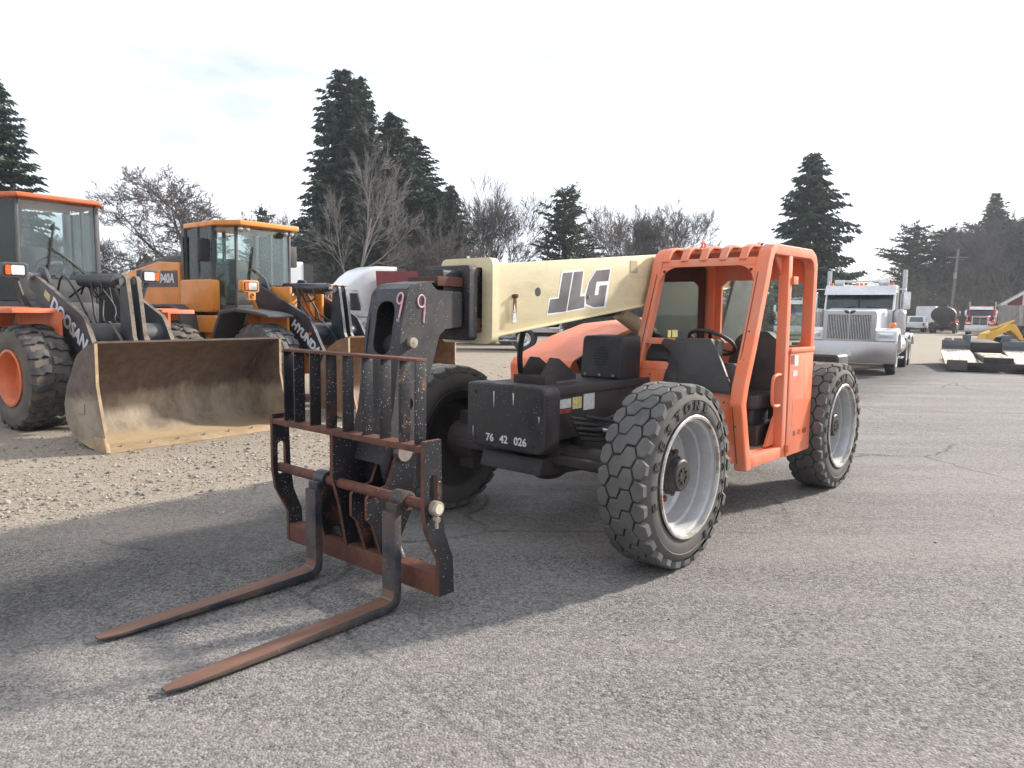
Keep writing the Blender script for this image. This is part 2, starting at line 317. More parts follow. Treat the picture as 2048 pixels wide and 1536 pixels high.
        cr = N(t, 'ShaderNodeMapRange', i_From_Min=.32, i_From_Max=.60, i_To_Min=.68, i_To_Max=1.08); L(cl.outputs['Fac'], cr.inputs['Value'])
        p3 = N(t, 'ShaderNodeMath', operation='MULTIPLY'); L(p2.outputs[0], p3.inputs[0]); L(cr.outputs['Result'], p3.inputs[1]); p2 = p3
        # sandy fringe where gravel dust spills over the edge
        f1 = N(t, 'ShaderNodeMath', operation='MULTIPLY_ADD'); L(n2.outputs['Fac'], f1.inputs[0]); f1.inputs[1].default_value = -1.5; L(k2.outputs[0], f1.inputs[2])
        f2 = N(t, 'ShaderNodeMapRange', i_From_Min=-1.0, i_From_Max=-.68, i_To_Min=.8, i_To_Max=0.0); L(f1.outputs[0], f2.inputs['Value'])
        fr_ = f2.outputs['Result']
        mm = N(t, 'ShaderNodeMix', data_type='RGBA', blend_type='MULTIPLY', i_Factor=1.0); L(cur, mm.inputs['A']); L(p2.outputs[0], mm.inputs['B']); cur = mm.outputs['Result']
        ms = N(t, 'ShaderNodeMix', data_type='RGBA'); ms.inputs['B'].default_value = (.34, .29, .235, 1); L(fr_, ms.inputs['Factor']); L(cur, ms.inputs['A']); cur = ms.outputs['Result']
    L(cur, b.inputs['Base Color'])
    bp = N(t, 'ShaderNodeBump', i_Strength=bump, i_Distance=.006); L(vo.outputs['Distance'], bp.inputs['Height']); bp.invert = True
    bp2 = N(t, 'ShaderNodeBump', i_Strength=bump*.7, i_Distance=.02); L(n2.outputs['Fac'], bp2.inputs['Height']); L(bp.outputs['Normal'], bp2.inputs['Normal']); L(bp2.outputs['Normal'], b.inputs['Normal'])
    return m
M['lot'] = groundmat('dusty gravel lot', (.13, .112, .09), (.35, .305, .25), (.31, .255, .195), .75, vs=38., bump=.7)
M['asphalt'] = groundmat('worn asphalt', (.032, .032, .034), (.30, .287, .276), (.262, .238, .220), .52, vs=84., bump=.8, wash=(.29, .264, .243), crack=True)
def edge_pts():
    r = random.Random(3); key = [(-12.5, -6.5), (-8.2, .6), (-5.2, 3.75), (-3.78, 5.3), (-3.03, 6.04), (-2.24, 7.01), (-1.7, 8.0), (-1.0, 9.6), (.2, 12.5), (2.6, 17.5), (7.5, 23.0), (14, 26.0), (30, 28.), (70, 30.)]
    o = []
    for a, b in zip(key, key[1:]):
        k = max(2, int(sqrt((a[0]-b[0])**2+(a[1]-b[1])**2)/.22)) if b[1] < 18 else 6
        for i in range(k): t = i/k; o.append((a[0]+(b[0]-a[0])*t+r.gauss(0, .018), a[1]+(b[1]-a[1])*t+r.gauss(0, .018)))
    return o+[key[-1]]
EDGE = edge_pts()
mb = MB(); S = 900
mb.add([(-S, -60, 0), (S, -60, 0), (S, S, 0), (-S, S, 0)], [(0, 1, 2, 3)])
g_ = part('ground', mb, 'lot', None); g_['kind'] = 'structure'
mb = MB(); poly = EDGE+[(70, -20), (-12.5, -20)]
mb.add([(x, y, .012) for x, y in poly]+[(x, y, -.05) for x, y in poly], [tuple(t) for t in tessellate_polygon([[Vector((x, y, 0)) for x, y in poly]])]+[(i, i+1, i+1+len(poly), i+len(poly)) for i in range(len(EDGE)-1)])
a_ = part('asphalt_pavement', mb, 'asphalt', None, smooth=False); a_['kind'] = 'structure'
GZ = .012
def stones(name, pts, sizes, mats, seed, label, cat, zs=.55):
    rg = np.random.default_rng(seed); bm = bmesh.new(); bmesh.ops.create_icosphere(bm, subdivisions=1, radius=1)
    V = np.array([v.co[:] for v in bm.verts]); F = np.array([[v.index for v in f.verts] for f in bm.faces]); bm.free(); n = len(pts)
    W = np.repeat(V[None], n, 0)*(1+rg.normal(0, .16, (n, len(V), 1)))*rg.uniform(.6, 1.2, (n, 1, 3))*np.array([1, 1, zs]); a = rg.uniform(0, 6.28, n); c, s = np.cos(a)[:, None], np.sin(a)[:, None]
    X = W[..., 0]*c-W[..., 1]*s; Y = W[..., 0]*s+W[..., 1]*c; W = np.stack([X, Y, W[..., 2]], -1)*sizes[:, None, None]; W += pts[:, None, :]
    me = bpy.data.meshes.new(name); FF = (F[None]+np.arange(n)[:, None, None]*len(V)).reshape(-1, 3)
    me.vertices.add(n*len(V)); me.vertices.foreach_set('co', W.reshape(-1)); me.loops.add(FF.size); me.loops.foreach_set('vertex_index', FF.reshape(-1)); me.polygons.add(len(FF))
    me.polygons.foreach_set('loop_start', np.arange(len(FF))*3); me.polygons.foreach_set('loop_total', np.full(len(FF), 3))
    for q in mats: me.materials.append(q)
    me.polygons.foreach_set('material_index', np.repeat(rg.integers(0, len(mats), n), len(F))); me.update(calc_edges=True); me.validate()
    o = link(name, me); return tag(o, label, cat, kind='stuff')
GR = [mat('stone tone %d' % i, c, .85, nv=.15, ns=30) for i, c in enumerate([(.27, .235, .19), (.20, .172, .145), (.33, .29, .24), (.26, .20, .14), (.145, .138, .13), (.36, .33, .29)])]
rg = np.random.default_rng(5); pts = []; sz = []
ex = np.array(EDGE); order = np.argsort(ex[:, 1])
n = 62000; py = 3.0+22*rg.random(n)**1.5; xe = np.interp(py, ex[order, 1], ex[order, 0]); dd = rg.exponential(2.1, n)-.16; px = xe-dd*1.15
k = (py > 3) & (px > -11); px, py, dd = px[k], py[k], dd[k]
s = np.minimum(.045, rg.lognormal(-5.1, .62, len(px)))*np.where(dd < .35, .6, 1.0)
stones('gravel', np.stack([px, py, np.where(dd < 0, .012, 0)+s*.2], -1), s, GR, 8, 'loose pale grey and tan gravel along the pavement edge', 'gravel')
n = 2600; px = rg.uniform(-5, 9, n); py = 1.8+rg.random(n)**1.6*14; xe = np.interp(py, ex[order, 1], ex[order, 0]); k = px > xe+.05; px, py = px[k], py[k]
s = np.minimum(.012, rg.lognormal(-5.5, .4, len(px)))
stones('grit', np.stack([px, py, .012+s*.3], -1), s, [GR[1], GR[4], GR[0]], 9, 'scattered small stones lying on the grey asphalt', 'grit')
# ---------------------------------------------------------------- wheels
def block(mb, poly, r0, r1, R0, inset=.006, m=0, ystep=None):
    """tread lug: polygon (u along the circumference, w across) wrapped round the wheel (axis y)"""
    jr = random.Random(int(poly[0][0]*9173+poly[0][1]*5413)); poly = [(a_+jr.gauss(0, .0022), b_+jr.gauss(0, .0022)) for a_, b_ in poly]; r1 = r1-abs(jr.gauss(0, .0018))
    cx = sum(p[0] for p in poly)/len(poly); cy = sum(p[1] for p in poly)/len(poly); k = len(poly); vs = []
    for r, ins in ((r0, 0), (r1-.004, .1), (r1, 1)):
        for u, w in poly:
            d = max(1e-6, sqrt((u-cx)**2+(w-cy)**2)); f = max(.3, 1-ins*inset/d); uu = cx+(u-cx)*f; ww = cy+(w-cy)*f; a = uu/R0
            rr = r - (max(0, abs(ww)-ystep)*.35 if ystep else 0)
            vs.append((rr*cos(a), ww, rr*sin(a)))
    fs = [(j*k+i, j*k+(i+1) % k, (j+1)*k+(i+1) % k, (j+1)*k+i) for j in (0, 1) for i in range(k)]
    if k > 4:
        vs.append(((r1)*cos(cx/R0), cy, r1*sin(cx/R0))); fs += [(2*k+i, 2*k+(i+1) % k, 3*k) for i in range(k)]
    else: fs.append(tuple(range(2*k, 3*k)))
    mb.add(vs, fs, m)
def ring_text(txt, r, size, a0, da, y, mt, parent, name, side=1, sx=1.):
    """letters set round a sidewall; angles clockwise from the top seen from outside"""
    for i, ch in enumerate(txt):
        if ch == ' ': continue
        a = a0+da*i; up_ = Vector((-sin(a)*side, 0, cos(a))); right = Vector((-cos(a)*side, 0, -sin(a))); c = up_*r+Vector((0, y*side, 0))
        me = textmesh(ch, size, bold=.0035, ext=.003); n = right.cross(up_)
        me.transform(Matrix(((right.x*sx, up_.x, n.x, c.x), (right.y*sx, up_.y, n.y, c.y), (right.z*sx, up_.z, n.z, c.z), (0, 0, 0, 1)))); me.materials.clear(); me.materials.append(M[mt]); link(name, me, parent)
def tele_wheel_meshes():
    R, Wd, rl = .60, .33, .392; h = Wd/2; o = {}
    t = MB()   # carcass: profile across the wheel, outside is +y
    t.lathe([(-h+.015, rl), (-h, rl+.03), (-h-.004, .46), (-h+.006, .53), (-h+.03, .565), (-.1, .572), (.1, .572), (h-.03, .565), (h-.006, .53), (h+.002, .50), (h-.002, .495), (h+.004, .46), (h, rl+.03), (h-.015, rl)], 72, m=1)
    nb = 28; p = 2*pi*R/nb; c = .083
    def shrink(pg, g=.0055):   # leave a narrow groove round each lug
        n_ = len(pg); o_ = []
        for i in range(n_):
            A, B, C_ = Vector(pg[i-1]), Vector(pg[i]), Vector(pg[(i+1) % n_]); e1 = (B-A).normalized(); e2 = (C_-B).normalized(); n1 = Vector((-e1.y, e1.x)); n2 = Vector((-e2.y, e2.x)); m_ = (n1+n2); m_ = m_/max(.3, m_.length_squared/2)/1.0
            o_.append(tuple(B+m_*g))
        return o_
    for i in range(nb):
        u = i*p
        # shoulder hexagons, notched open towards the sidewall
        for sg, du in ((1, 0), (-1, p/2)):
            w = sg*1.5*c; pg = [(u+du-p/2, w-sg*c/3), (u+du, w-sg*2*c/3), (u+du+p/2, w-sg*c/3), (u+du+p/2, w+sg*c*.12), (u+du+p*.27, sg*.168), (u+du-p*.27, sg*.168), (u+du-p/2, w+sg*c*.12)]
            block(t, shrink(pg if sg > 0 else pg[::-1]), .556, .6, R, .007, ystep=.132)
        # two centre hexagons merged into one diagonal lug
        v0, v1 = u+p/2, u; w0, w1 = .5*c, -.5*c
        pg = [(v0-p/2, w0-c/3), (v0-p/2, w0+c/3), (v0, w0+2*c/3), (v0+p/2, w0+c/3), (v0+p/2, w0-c/3), (v0, w0-2*c/3), (v1+p/2, w1-c/3), (v1, w1-2*c/3), (v1-p/2, w1-c/3), (v1-p/2, w1+c/3)]
        block(t, shrink(pg[::-1]), .556, .6, R, .006)
    o['tyre'] = t.mesh('tyre', ['rubber', 'rubberd'], ang=28)
    w = MB()   # rim: deep dish seen from outside (+y)
    w.lathe([(h+.006, rl+.012), (h+.014, rl+.004), (h+.012, rl-.012), (h-.006, rl-.016)], 64, m=1)
    w.lathe([(h-.006, rl-.016), (h-.022, .376), (h-.03, .355), (h-.07, .342), (h-.105, .340), (h-.112, .322), (h-.165, .312), (h-.205, .306), (h-.222, .285), (h-.222, .19), (h-.208, .18), (h-.208, .001)], 64)
    w.lathe([(h-.232, .001), (h-.232, .29), (h-.24, .298), (-h+.02, .33), (-h-.004, rl-.012), (-h-.006, rl+.006), (-h+.01, rl+.012)], 64, m=2)
    o['wheel'] = w.mesh('wheel', ['rim', 'rimedge', 'frame'], ang=17)
    b = MB(); b.lathe([(h-.224, .125), (h-.13, .12), (h-.12, .112), (h-.065, .105), (h-.055, .095), (h-.055, .001)], 20)
    for i in range(8):
        a = i*pi/4+.3; b.cyl((.045*cos(a), h-.056, .045*sin(a)), (.045*cos(a), h-.046, .045*sin(a)), .012, n=6)
    for i in range(10):
        a = i*pi/5; b.bar((.11*cos(a), h-.14, .11*sin(a)), (.135*cos(a), h-.14, .135*sin(a)), .02, .06)
    o['hub'] = b.mesh('hub', ['frame'], ang=30)
    b = MB(); b.cyl((.17, h-.222, 0), (.17, h-.175, 0), .014, n=6); b.cyl((.17, h-.182, 0), (.17, h-.165, 0), .022, n=6)
    o['nut'] = b.mesh('wheel_stud', ['rust'], ang=30)
    return o
TW = tele_wheel_meshes()
def tele_wheel(parent, x, y, spin=0., text=True):
    sd_ = 1 if y > 0 else -1
    w = link('wheel', TW['wheel'], parent); w.location = (x, y, .60); w.rotation_euler = (0, spin if sd_ > 0 else 0, 0 if sd_ > 0 else pi)
    ty = link('tyre', TW['tyre'], w); ty.rotation_euler = (0, -spin*.37, 0)
    hb = link('hub', TW['hub'], w); [setattr(link('wheel_stud', TW['nut'], w), 'rotation_euler', (0, i*pi/5+.2, 0)) for i in range(10)]
    if text:
        ring_text('FIRESTONE', .462, .084, RAD(-104), RAD(15.5), .172, 'letter', w, 'sidewall_lettering', 1, 1.2)
        ring_text('DURAFORCE', .472, .062, RAD(52), RAD(12.6), .1725, 'letter', w, 'sidewall_lettering', 1, 1.0)
    return w
# ---------------------------------------------------------------- telehandler
TH = thing('telehandler', 'faded orange open-cab telehandler with cream boom and rusty forks on the asphalt', 'telehandler', (.2401, 5.4455, GZ), 3.9975)
for x in (0, -3.054):
    for y in (1.053, -1.053):
        tele_wheel(TH, x, y, .25 if x else 0, y > 0)
ax = MB()
ax.cyl((0, -.86, .6), (0, .86, .6), .085, n=16); ax.ball((.0, .05, .6), (.22, .2, .2), 16, 8)
for s_ in (1, -1):
    ax.cyl((0, s_*.62, .6), (0, s_*.88, .6), .15, .16, n=16); ax.bar((0, s_*.74, .38), (0, s_*.74, .84), .16, .14); ax.bar((.16, s_*.2, .6), (.16, s_*.72, .6), .06, .06)
axm = ax.mesh('axle', ['frame'], .008)
for x in (0, -3.054): link('axle', axm, TH).location = (x, 0, 0)
ch = MB()
ch.bx(-3.75, .26, -.42, .27, .74, 1.115); ch.bx(-3.6, -.1, -.40, .30, .50, .74)
ch.bx(-2.9, .22, .271, .29, 1.06, 1.125)
part('chassis', ch, 'frame', TH, .012)
mb = MB(); mb.prism(fillet([(-.43, 1.13), (-.43, .655), (.315, .655), (.315, 1.13)], [.05, .14, .09, .06], 5), 'x', .20, .385)
fp = part('front_plate', mb, 'black', TH, .028, seg=3)
[lettering(q_, .078, (.388, y_, .732), (0, 1, 0), (0, 0, 1), 'stencil', fp, 'stencil_number', bold=.002, ext=.0008) for q_, y_ in (('76', -.19), ('42', -.055), ('026', .10))]
for y, z0, z1, w_ in ((-.155, .955, 1.075, .006), (.03, .985, 1.075, .007), (.265, .88, .93, .004), (-.36, .72, .80, .003)):
    mb = MB(); mb.prism([(y-w_, z1), (y+w_, z1), (y+w_*.8, (z0+z1)/2), (y+w_*.25, z0), (y-w_*.5, (z0+z1)/2)], 'x', .3855, .3865); part('paint_drip', mb, 'stencil', fp)
for y in (-.34, .22):
    for z in (1.06, .72): mb = MB(); mb.cyl((.384, y, z), (.392, y, z), .014, n=6); part('bolt', mb, 'frame', fp)
mb = MB(); mb.prism([(.1, 1.13), (-.34, 1.13), (-.34, 1.17), (-.12, 1.30), (-.02, 1.31), (.1, 1.18)], 'y', -.16, -.145); mb.prism([(.1, 1.13), (-.34, 1.13), (-.34, 1.17), (-.12, 1.30), (-.02, 1.31), (.1, 1.18)], 'y', .03, .045); mb.bx(-.02, .12, -.2, .1, 1.11, 1.18)
part('bracket', mb, 'frame', TH, .004)
mb = MB(); mb.prism(fillet([(-1.0, 1.116), (-.68, 1.116), (-.715, 1.455), (-1.0, 1.465)], [0, .02, .05, .03]), 'y', -.16, .215)
bc = part('filter_cover', mb, 'blackp', TH, .02, seg=3)
mb = MB()
for i, (wd_, zz_) in enumerate([(.03, 1.235), (.075, 1.258), (.105, 1.281), (.13, 1.304), (.135, 1.327), (.12, 1.35), (.085, 1.373), (.035, 1.396)]):
    zz_ -= .03; wd_ *= 1.1; xx = -.68-.1036*(zz_-1.116)+.001; mb.bar((xx, .03-wd_/2, zz_), (xx, .03+wd_/2, zz_), .004, .013)
part('vent_slots', mb, 'letter', bc)
mb = MB()
for y in (-.11, .03, .16): mb.cyl((-.69, y, 1.145), (-.675, y, 1.145), .011, n=8)
part('bolts', mb, 'steel', bc)
# stickers on the chassis side
def sticker(name, x0, x1, z0, z1, y, mt, parent, d=1): 
    mb = MB(); mb.bx(x0, x1, y, y+.002*d, z0, z1); return part(name, mb, mt, parent)
chs = TH
for nm, x0, x1, z0, z1, mt in (('warning_label', .19, .03, .965, 1.03, 'whitel'), ('warning_label', .01, -.10, .95, 1.035, 'yellowl'), ('warning_label', -.125, -.265, .93, 1.05, 'whitel'), ('warning_label', .19, .03, .93, .958, 'redl')):
    mb = MB(); mb.bx(x1, x0, .2712, .2735, z0, z1); part(nm, mb, mt, TH)
# engine hood on the right-hand side
hp = [(-.97, .95), (-.95, 1.16), (-1.0, 1.215), (-1.16, 1.275), (-1.55, 1.405), (-2.1, 1.53), (-3.2, 1.60), (-3.45, 1.5), (-3.5, .85), (-1.3, .85)]
mb = MB(); mb.prism(fillet(hp, [.03, .05, .05, .1, .2, .3, .2, .1, .02, .02], 4), 'y', -1.17, -.47)
hd = part('engine_hood', mb, 'orange', TH, .06, seg=4)
mb = MB(); mb.prism(fillet([(-1.03, 1.235), (-1.10, 1.14), (-1.10, .98), (-3.4, .98), (-3.4, 1.48), (-3.2, 1.555), (-2.1, 1.49), (-1.55, 1.375), (-1.2, 1.275)], [.05, .01, 0, 0, .02, .02, .05, .05, .03]), 'y', -.475, -.455)
vp = part('vent_panel', mb, 'blackp', hd, .004)
mb = MB()
for x in (-1.5, -2.0, -2.5): mb.bar((x, -.45, 1.36+.08*(-1.5-x)), (x-.12, -.45, 1.12), .02, .012)
mb.bar((-1.15, -.448, 1.225), (-3.2, -.448, 1.42), .012, .03); mb.bar((-1.12, -.448, 1.16), (-3.2, -.448, 1.26), .012, .02)
part('vent_ribs', mb, 'frame', vp)
# underside: engine pan, shafts, cylinders and hoses
mb = MB(); mb.prism([(.3, .62), (.34, .5), (-.5, .44), (-.7, .36), (-3.2, .36), (-3.3, .62)], 'y', -.34, .24)
part('belly_guard', mb, 'frame', TH, .02)
mb = MB(); mb.cyl((-2.7, .1, .60), (-.2, .05, .60), .045, n=12); mb.bx(-1.7, -1.2, -.15, .45, .5, .75)
part('drive_shaft', mb, 'frame', TH)
mb = MB(); mb.cyl((.02, .34, .80), (-.34, .52, .80), .04, n=12); part('steering_cylinder', mb, 'frame', TH)
mb = MB(); mb.cyl((-.1, .46, .80), (-.30, .70, .76), .022, n=10); part('cylinder_rod', mb, 'chrome', TH)
mb = MB(); mb.cyl((-.27, .66, .765), (-.33, .74, .75), .036, n=8); part('rod_end', mb, 'rust', TH)
mb = MB()
for i in range(5):
    z = .9-.035*i; mb.tube(hose([(.1, .33+.02*i, z), (-.15, .42+.02*i, z-.03), (-.4, .43+.03*i, z+.01), (-.75, .34, z+.02)]), .011, 6)
mb.tube(hose([(-.02, .37, .9), (-.2, .5, .86), (-.3, .62, .84)]), .012, 6)
part('hydraulic_hoses', mb, 'hose', TH)
# ---- boom
bt = lambda x: 1.955+.095*(.66-x); bb = lambda x: 1.481+.122*(.66-x)
YC = -.14
bo = MB(); xs = [.66, -3.55]
bo.prism([(.66, bb(.66)), (.66, bt(.66)), (-3.4, bt(-3.4)), (-3.62, bt(-3.4)-.08), (-3.62, bb(-3.62)+.05), (-3.5, bb(-3.5))], 'y', -.34, .06)
bo.prism([(.66, bb(.66)-.012), (.66, bb(.66)+.006), (-3.4, bb(-3.4)+.006), (-3.4, bb(-3.4)-.012)], 'y', -.36, .082)
boom = part('boom', bo, 'cream', TH, .008)
oc = fillet(rect(-.37, .115, 1.43, 1.998), .055, 5); ic = fillet(rect(-.30, .022, 1.50, 1.935), .015, 2)
mb = MB(); mb.prism(oc, 'x', .64, .705, holes=[ic]); part('boom_collar', mb, 'cream', boom)
mb = MB(); mb.prism(fillet(rect(-.262, -.018, 1.532, 1.905), .02), 'x', -.2, 1.02); mb.bx(.55, .69, -.255, -.005, 1.9, 1.93); part('inner_boom', mb, 'black', boom, 0)
[part('wear_pad', MB().bx(*q_), 'rust', boom, .004) for q_ in ((.706, .798, -.30, .012, 1.515, 1.60), (.72, .798, -.30, .008, 1.875, 1.925))]
oc = fillet(rect(-.365, .07, 1.455, 1.94), .03, 4); ic = fillet(rect(-.322, .0, 1.535, 1.875), .015, 2)
mb = MB(); mb.prism(oc, 'x', .80, .875, holes=[ic]); part('inner_collar', mb, 'black', boom, .006)
[part('wear_pad', MB().bx(*q_), 'rust', boom, .004) for q_ in ((.877, .94, -.28, -.20, 1.862, 1.887), (.9, .96, -.1, -.04, 1.862, 1.887), (.88, 1.1, -.27, .015, 1.80, 1.86), (.9, .97, -.01, .02, 1.55, 1.66))]
mb = MB()
for x, z in ((.62, 1.90), (.595, 1.585), (-.46, 1.77), (-1.9, 1.95)): mb.cyl((x, .058, z), (x, .07, z), .012, n=8)
part('bolts', mb, 'pin', boom)
mb = MB(); mb.cyl((.167, .0595, 1.788), (.167, .0615, 1.788), .032, n=20); part('access_hole', mb, 'letter', boom)
mb = MB(); mb.bx(.425, .452, .075, .085, 1.60, 1.755); mb.cyl((.436, .06, 1.752), (.436, .10, 1.752), .014, n=8); part('boom_lever', mb, 'rust', boom, .003)
mb = MB(); mb.add([(.452, .088, 1.70), (.478, .09, 1.575), (.43, .09, 1.57)], [(0, 1, 2)]); mb.add([(.452, .091, 1.70), (.478, .093, 1.575), (.43, .093, 1.57)], [(0, 1, 2)]); part('inspection_tag', mb, 'whitel', boom)
mb = MB(); mb.bx(-1.16, -1.05, .0615, .064, 1.985, 2.085); part('faded_decal', mb, mat('ghost decal', (.42, .36, .24), .5), boom)
# logo decal
OUTL = [(-.107, 1.951), (-.396, 1.979), (-.362, 1.785), (-.40, 1.790), (-.44, 1.87), (-.548, 1.986), (-.767, 2.007), (-.70, 1.683), (-.522, 1.675), (-.418, 1.697), (-.408, 1.672), (.062, 1.621), (.041, 1.745), (-.062, 1.757)]
JJ = [(-.125, 1.936), (-.241, 1.947), (-.172, 1.66), (-.16, 1.652), (.050, 1.636), (.024, 1.737), (-.078, 1.748)]
LL = [(-.262, 1.950), (-.378, 1.961), (-.342, 1.768), (-.405, 1.772), (-.400, 1.683), (-.186, 1.658)]
GG = [(-.556, 1.976), (-.748, 1.995), (-.724, 1.902), (-.560, 1.889), (-.536, 1.782), (-.592, 1.786), (-.606, 1.860), (-.711, 1.869), (-.672, 1.698), (-.533, 1.690), (-.430, 1.712), (-.419, 1.772), (-.462, 1.880)]
mb = MB(); mb.prism(OUTL, 'y', .0605, .062); dc = part('logo_outline', mb, 'decalw', boom)
for nm, pg in (('logo_letter', JJ), ('logo_letter', LL), ('logo_letter', GG)):
    mb = MB(); mb.prism(pg, 'y', .0622, .0636); part(nm, mb, 'decalg', dc)
# boom head (gooseneck)
side = fillet([(.90, 1.545), (1.05, 1.53), (1.10, 1.49), (1.14, 1.36), (1.25, 1.05), (1.30, .72), (1.52, .60), (1.56, .74), (1.47, 1.05), (1.405, 1.55), (1.355, 1.76), (1.29, 1.806), (1.18, 1.822), (1.12, 1.772), (.90, 1.765)], [0, .02, .04, .02, .05, .08, .05, .04, .1, .1, .07, .05, .03, .06, 0])
hole = circ(1.36, 1.08, .045, 14)
mb = MB(); mb.prism(side, 'y', .005, .03, holes=[hole]); mb.prism(side, 'y', -.31, -.285, holes=[hole]); head = part('boom_head', mb, 'black', boom, 0)
front = [(1.56, .74), (1.47, 1.05), (1.405, 1.55), (1.375, 1.70), (1.34, 1.775), (1.29, 1.806), (1.18, 1.822), (1.0, 1.845)]
mb = MB()
# front skin with the obround slot, laid along the curved front edge
def skin(p, q, y0, y1, t=.012):
    d = Vector((q[0]-p[0], q[1]-p[1])); nrm = Vector((d.y, -d.x)).normalized()*t
    mb.prism([p, q, (q[0]-nrm.x, q[1]-nrm.y), (p[0]-nrm.x, p[1]-nrm.y)], 'y', y0, y1)
for p, q in zip(front[3:], front[4:]): skin(p, q, -.285, .005)
skin(front[0], front[1], -.285, .005)
zs_ = lambda z: 1.47-(z-1.05)*.13 if z < 1.55 else 1.405-(z-1.55)*.2
slot = fillet(rect(-.222, -.055, 1.375, 1.70), .08, 6)
sk = MB(); sk.prism([(-.285, 1.04), (.005, 1.04), (.005, 1.70), (-.285, 1.70)], 'x', 0, .012, holes=[slot])
sk.v = [(zs_(z)-.012+x, y, z) for x, y, z in sk.v]; mb.add(sk.v, sk.f, sk.m)
part('head_skin', mb, 'black', boom, 0, ang=50)
mb = MB(); mb.cyl((1.22, -.28, 1.42), (1.22, .0, 1.42), .075, n=16); part('head_tube', mb, 'rubber', boom)
mb = MB(); mb.cyl((1.337, .028, 1.452), (1.337, .062, 1.452), .032, n=18); mb.cyl((1.337, .06, 1.452), (1.337, .066, 1.452), .004, n=6); part('pivot_pin', mb, 'pin', boom, .003)
# chalk marks: two painted nines and an H
def nine(cx, cz, h, to3, name='chalk_nine'):
    mb = MB(); a = [(h*.17*cos(t), h*.27+h*.22*sin(t)) for t in [i*.45+.4 for i in range(14)]]
    mb.tube([to3(cx+u, cz+v) for u, v in a], .0055, 6); mb.tube([to3(cx+h*.17, cz+h*.42), to3(cx+h*.15, cz+.05*h), to3(cx+h*.1, cz-h*.5)], .006, 6)
    part(name, mb, 'pink', boom)
nine(1.25, 1.655, .17, lambda u, v: (1.25-(u-1.25), .0315, v))
nine(-.02, 1.675, .15, lambda u, v: (zs_(v)+.002, u, v))
lettering('H', .034, (zs_(1.585)+.0025, -.01, 1.585), (0, 1, 0), (0, 0, 1), 'stencil', boom, 'chalk_letter', ext=.0005)
# lift cylinder, tower plates behind the cab, hanging hose, grab of hoses under the boom
mb = MB(); mb.cyl((-1.2, -.14, 1.66), (-2.7, -.14, 1.05), .07, n=14); part('lift_cylinder', mb, 'cream', TH)
mb = MB(); mb.cyl((-.62, -.14, 1.62), (-1.2, -.14, 1.66), .035, n=10); part('cylinder_rod', mb, 'chrome', TH)
mb = MB()
for y0, y1 in ((.08, .11), (-.40, -.37)): mb.prism(fillet([(-2.55, 1.1), (-3.1, 2.22), (-3.35, 2.3), (-3.7, 2.25), (-3.75, 1.1)], [.02, .15, .1, .15, .02]), 'y', y0, y1)
part('boom_tower', mb, 'frame', TH, .005)
mb = MB(); mb.cyl((-3.35, -.46, 2.15), (-3.35, .17, 2.15), .06, n=16); part('pivot_pin', mb, 'pin', TH)
mb = MB(); mb.tube(hose([(.18, -.05, 1.535), (.16, -.1, 1.40), (.13, -.13, 1.27), (.02, -.2, 1.12)]), .021, 8); part('hanging_hose', mb, 'hose', TH)
mb = MB(); mb.bx(-2.4, -.45, -.29, -.02, 1.60, 1.66); mb.v = [(x, y, z+.122*(-.45-x)) for x, y, z in mb.v]; part('boom_tray', mb, 'frame', TH, .004)
# ---- cab
FX = lambda z: -.95-.369*(z-.97) if z >= .97 else -.95-.28*(.97-z)
def pillar(y0, y1, w=.10):
    pf = [(FX(.44), .44), (FX(.62), .62), (FX(.85), .85), (-.952, .97), (-.985, 1.10), (FX(1.4), 1.4), (FX(1.95), 1.95)]
    arc = [(-1.345, 2.07), (-1.385, 2.15), (-1.45, 2.195), (-1.53, 2.205)]
    outer = pf+arc; inner = [(x-w, z) for x, z in pf]+[(-1.44, 2.06), (-1.475, 2.12), (-1.53, 2.135)]
    mb = MB(); mb.prism(outer+inner[::-1], 'y', y0, y1); return mb
cab = part('cab', pillar(1.02, 1.12), 'orange', TH, .018, seg=3)
part('pillar', pillar(.10, .19), 'orange', cab, .016, seg=3)
# roof side rails with rounded rear corner running into the rear pillars
def railrear(y0, y1, w=.085):
    o = [(-1.50, 2.205), (-2.30, 2.215), (-2.40, 2.18), (-2.45, 2.09), (-2.455, 1.30)]; i_ = [(-1.50, 2.205-w), (-2.27, 2.215-w), (-2.335, 2.105), (-2.36, 2.05), (-2.365, 1.30)]
    mb = MB(); mb.prism(fillet(o+i_[::-1], [0, .1, .1, .1, 0, 0, .06, .06, .06, 0]), 'y', y0, y1); return mb
part('roof_rail', railrear(1.03, 1.12), 'orange', cab, .014, seg=3); part('roof_rail', railrear(.10, .19), 'orange', cab, .014, seg=3)
mb = MB(); mb.bx(-2.42, -1.60, .19, 1.03, 2.165, 2.195); part('roof_plate', mb, 'orange', cab, .006)
mb = MB(); mb.prism([(-1.595, 2.16), (-1.60, 2.20), (-2.42, 2.205), (-2.44, 2.16)], 'y', .185, 1.035); part('roof_skin', mb, 'orange', cab, .004)
for i in range(5):   # bent slats at the front of the roof
    y = .215+.172*i; pr = [(-1.352, 2.085), (-1.375, 2.125), (-1.42, 2.185), (-1.5, 2.212), (-1.62, 2.216)]; q = [(-1.62, 2.196), (-1.5, 2.190), (-1.44, 2.165), (-1.40, 2.115), (-1.372, 2.08)]
    mb = MB(); mb.prism(pr+q, 'y', y-.03, y+.03); part('roof_slat', mb, 'orange', cab, .004)
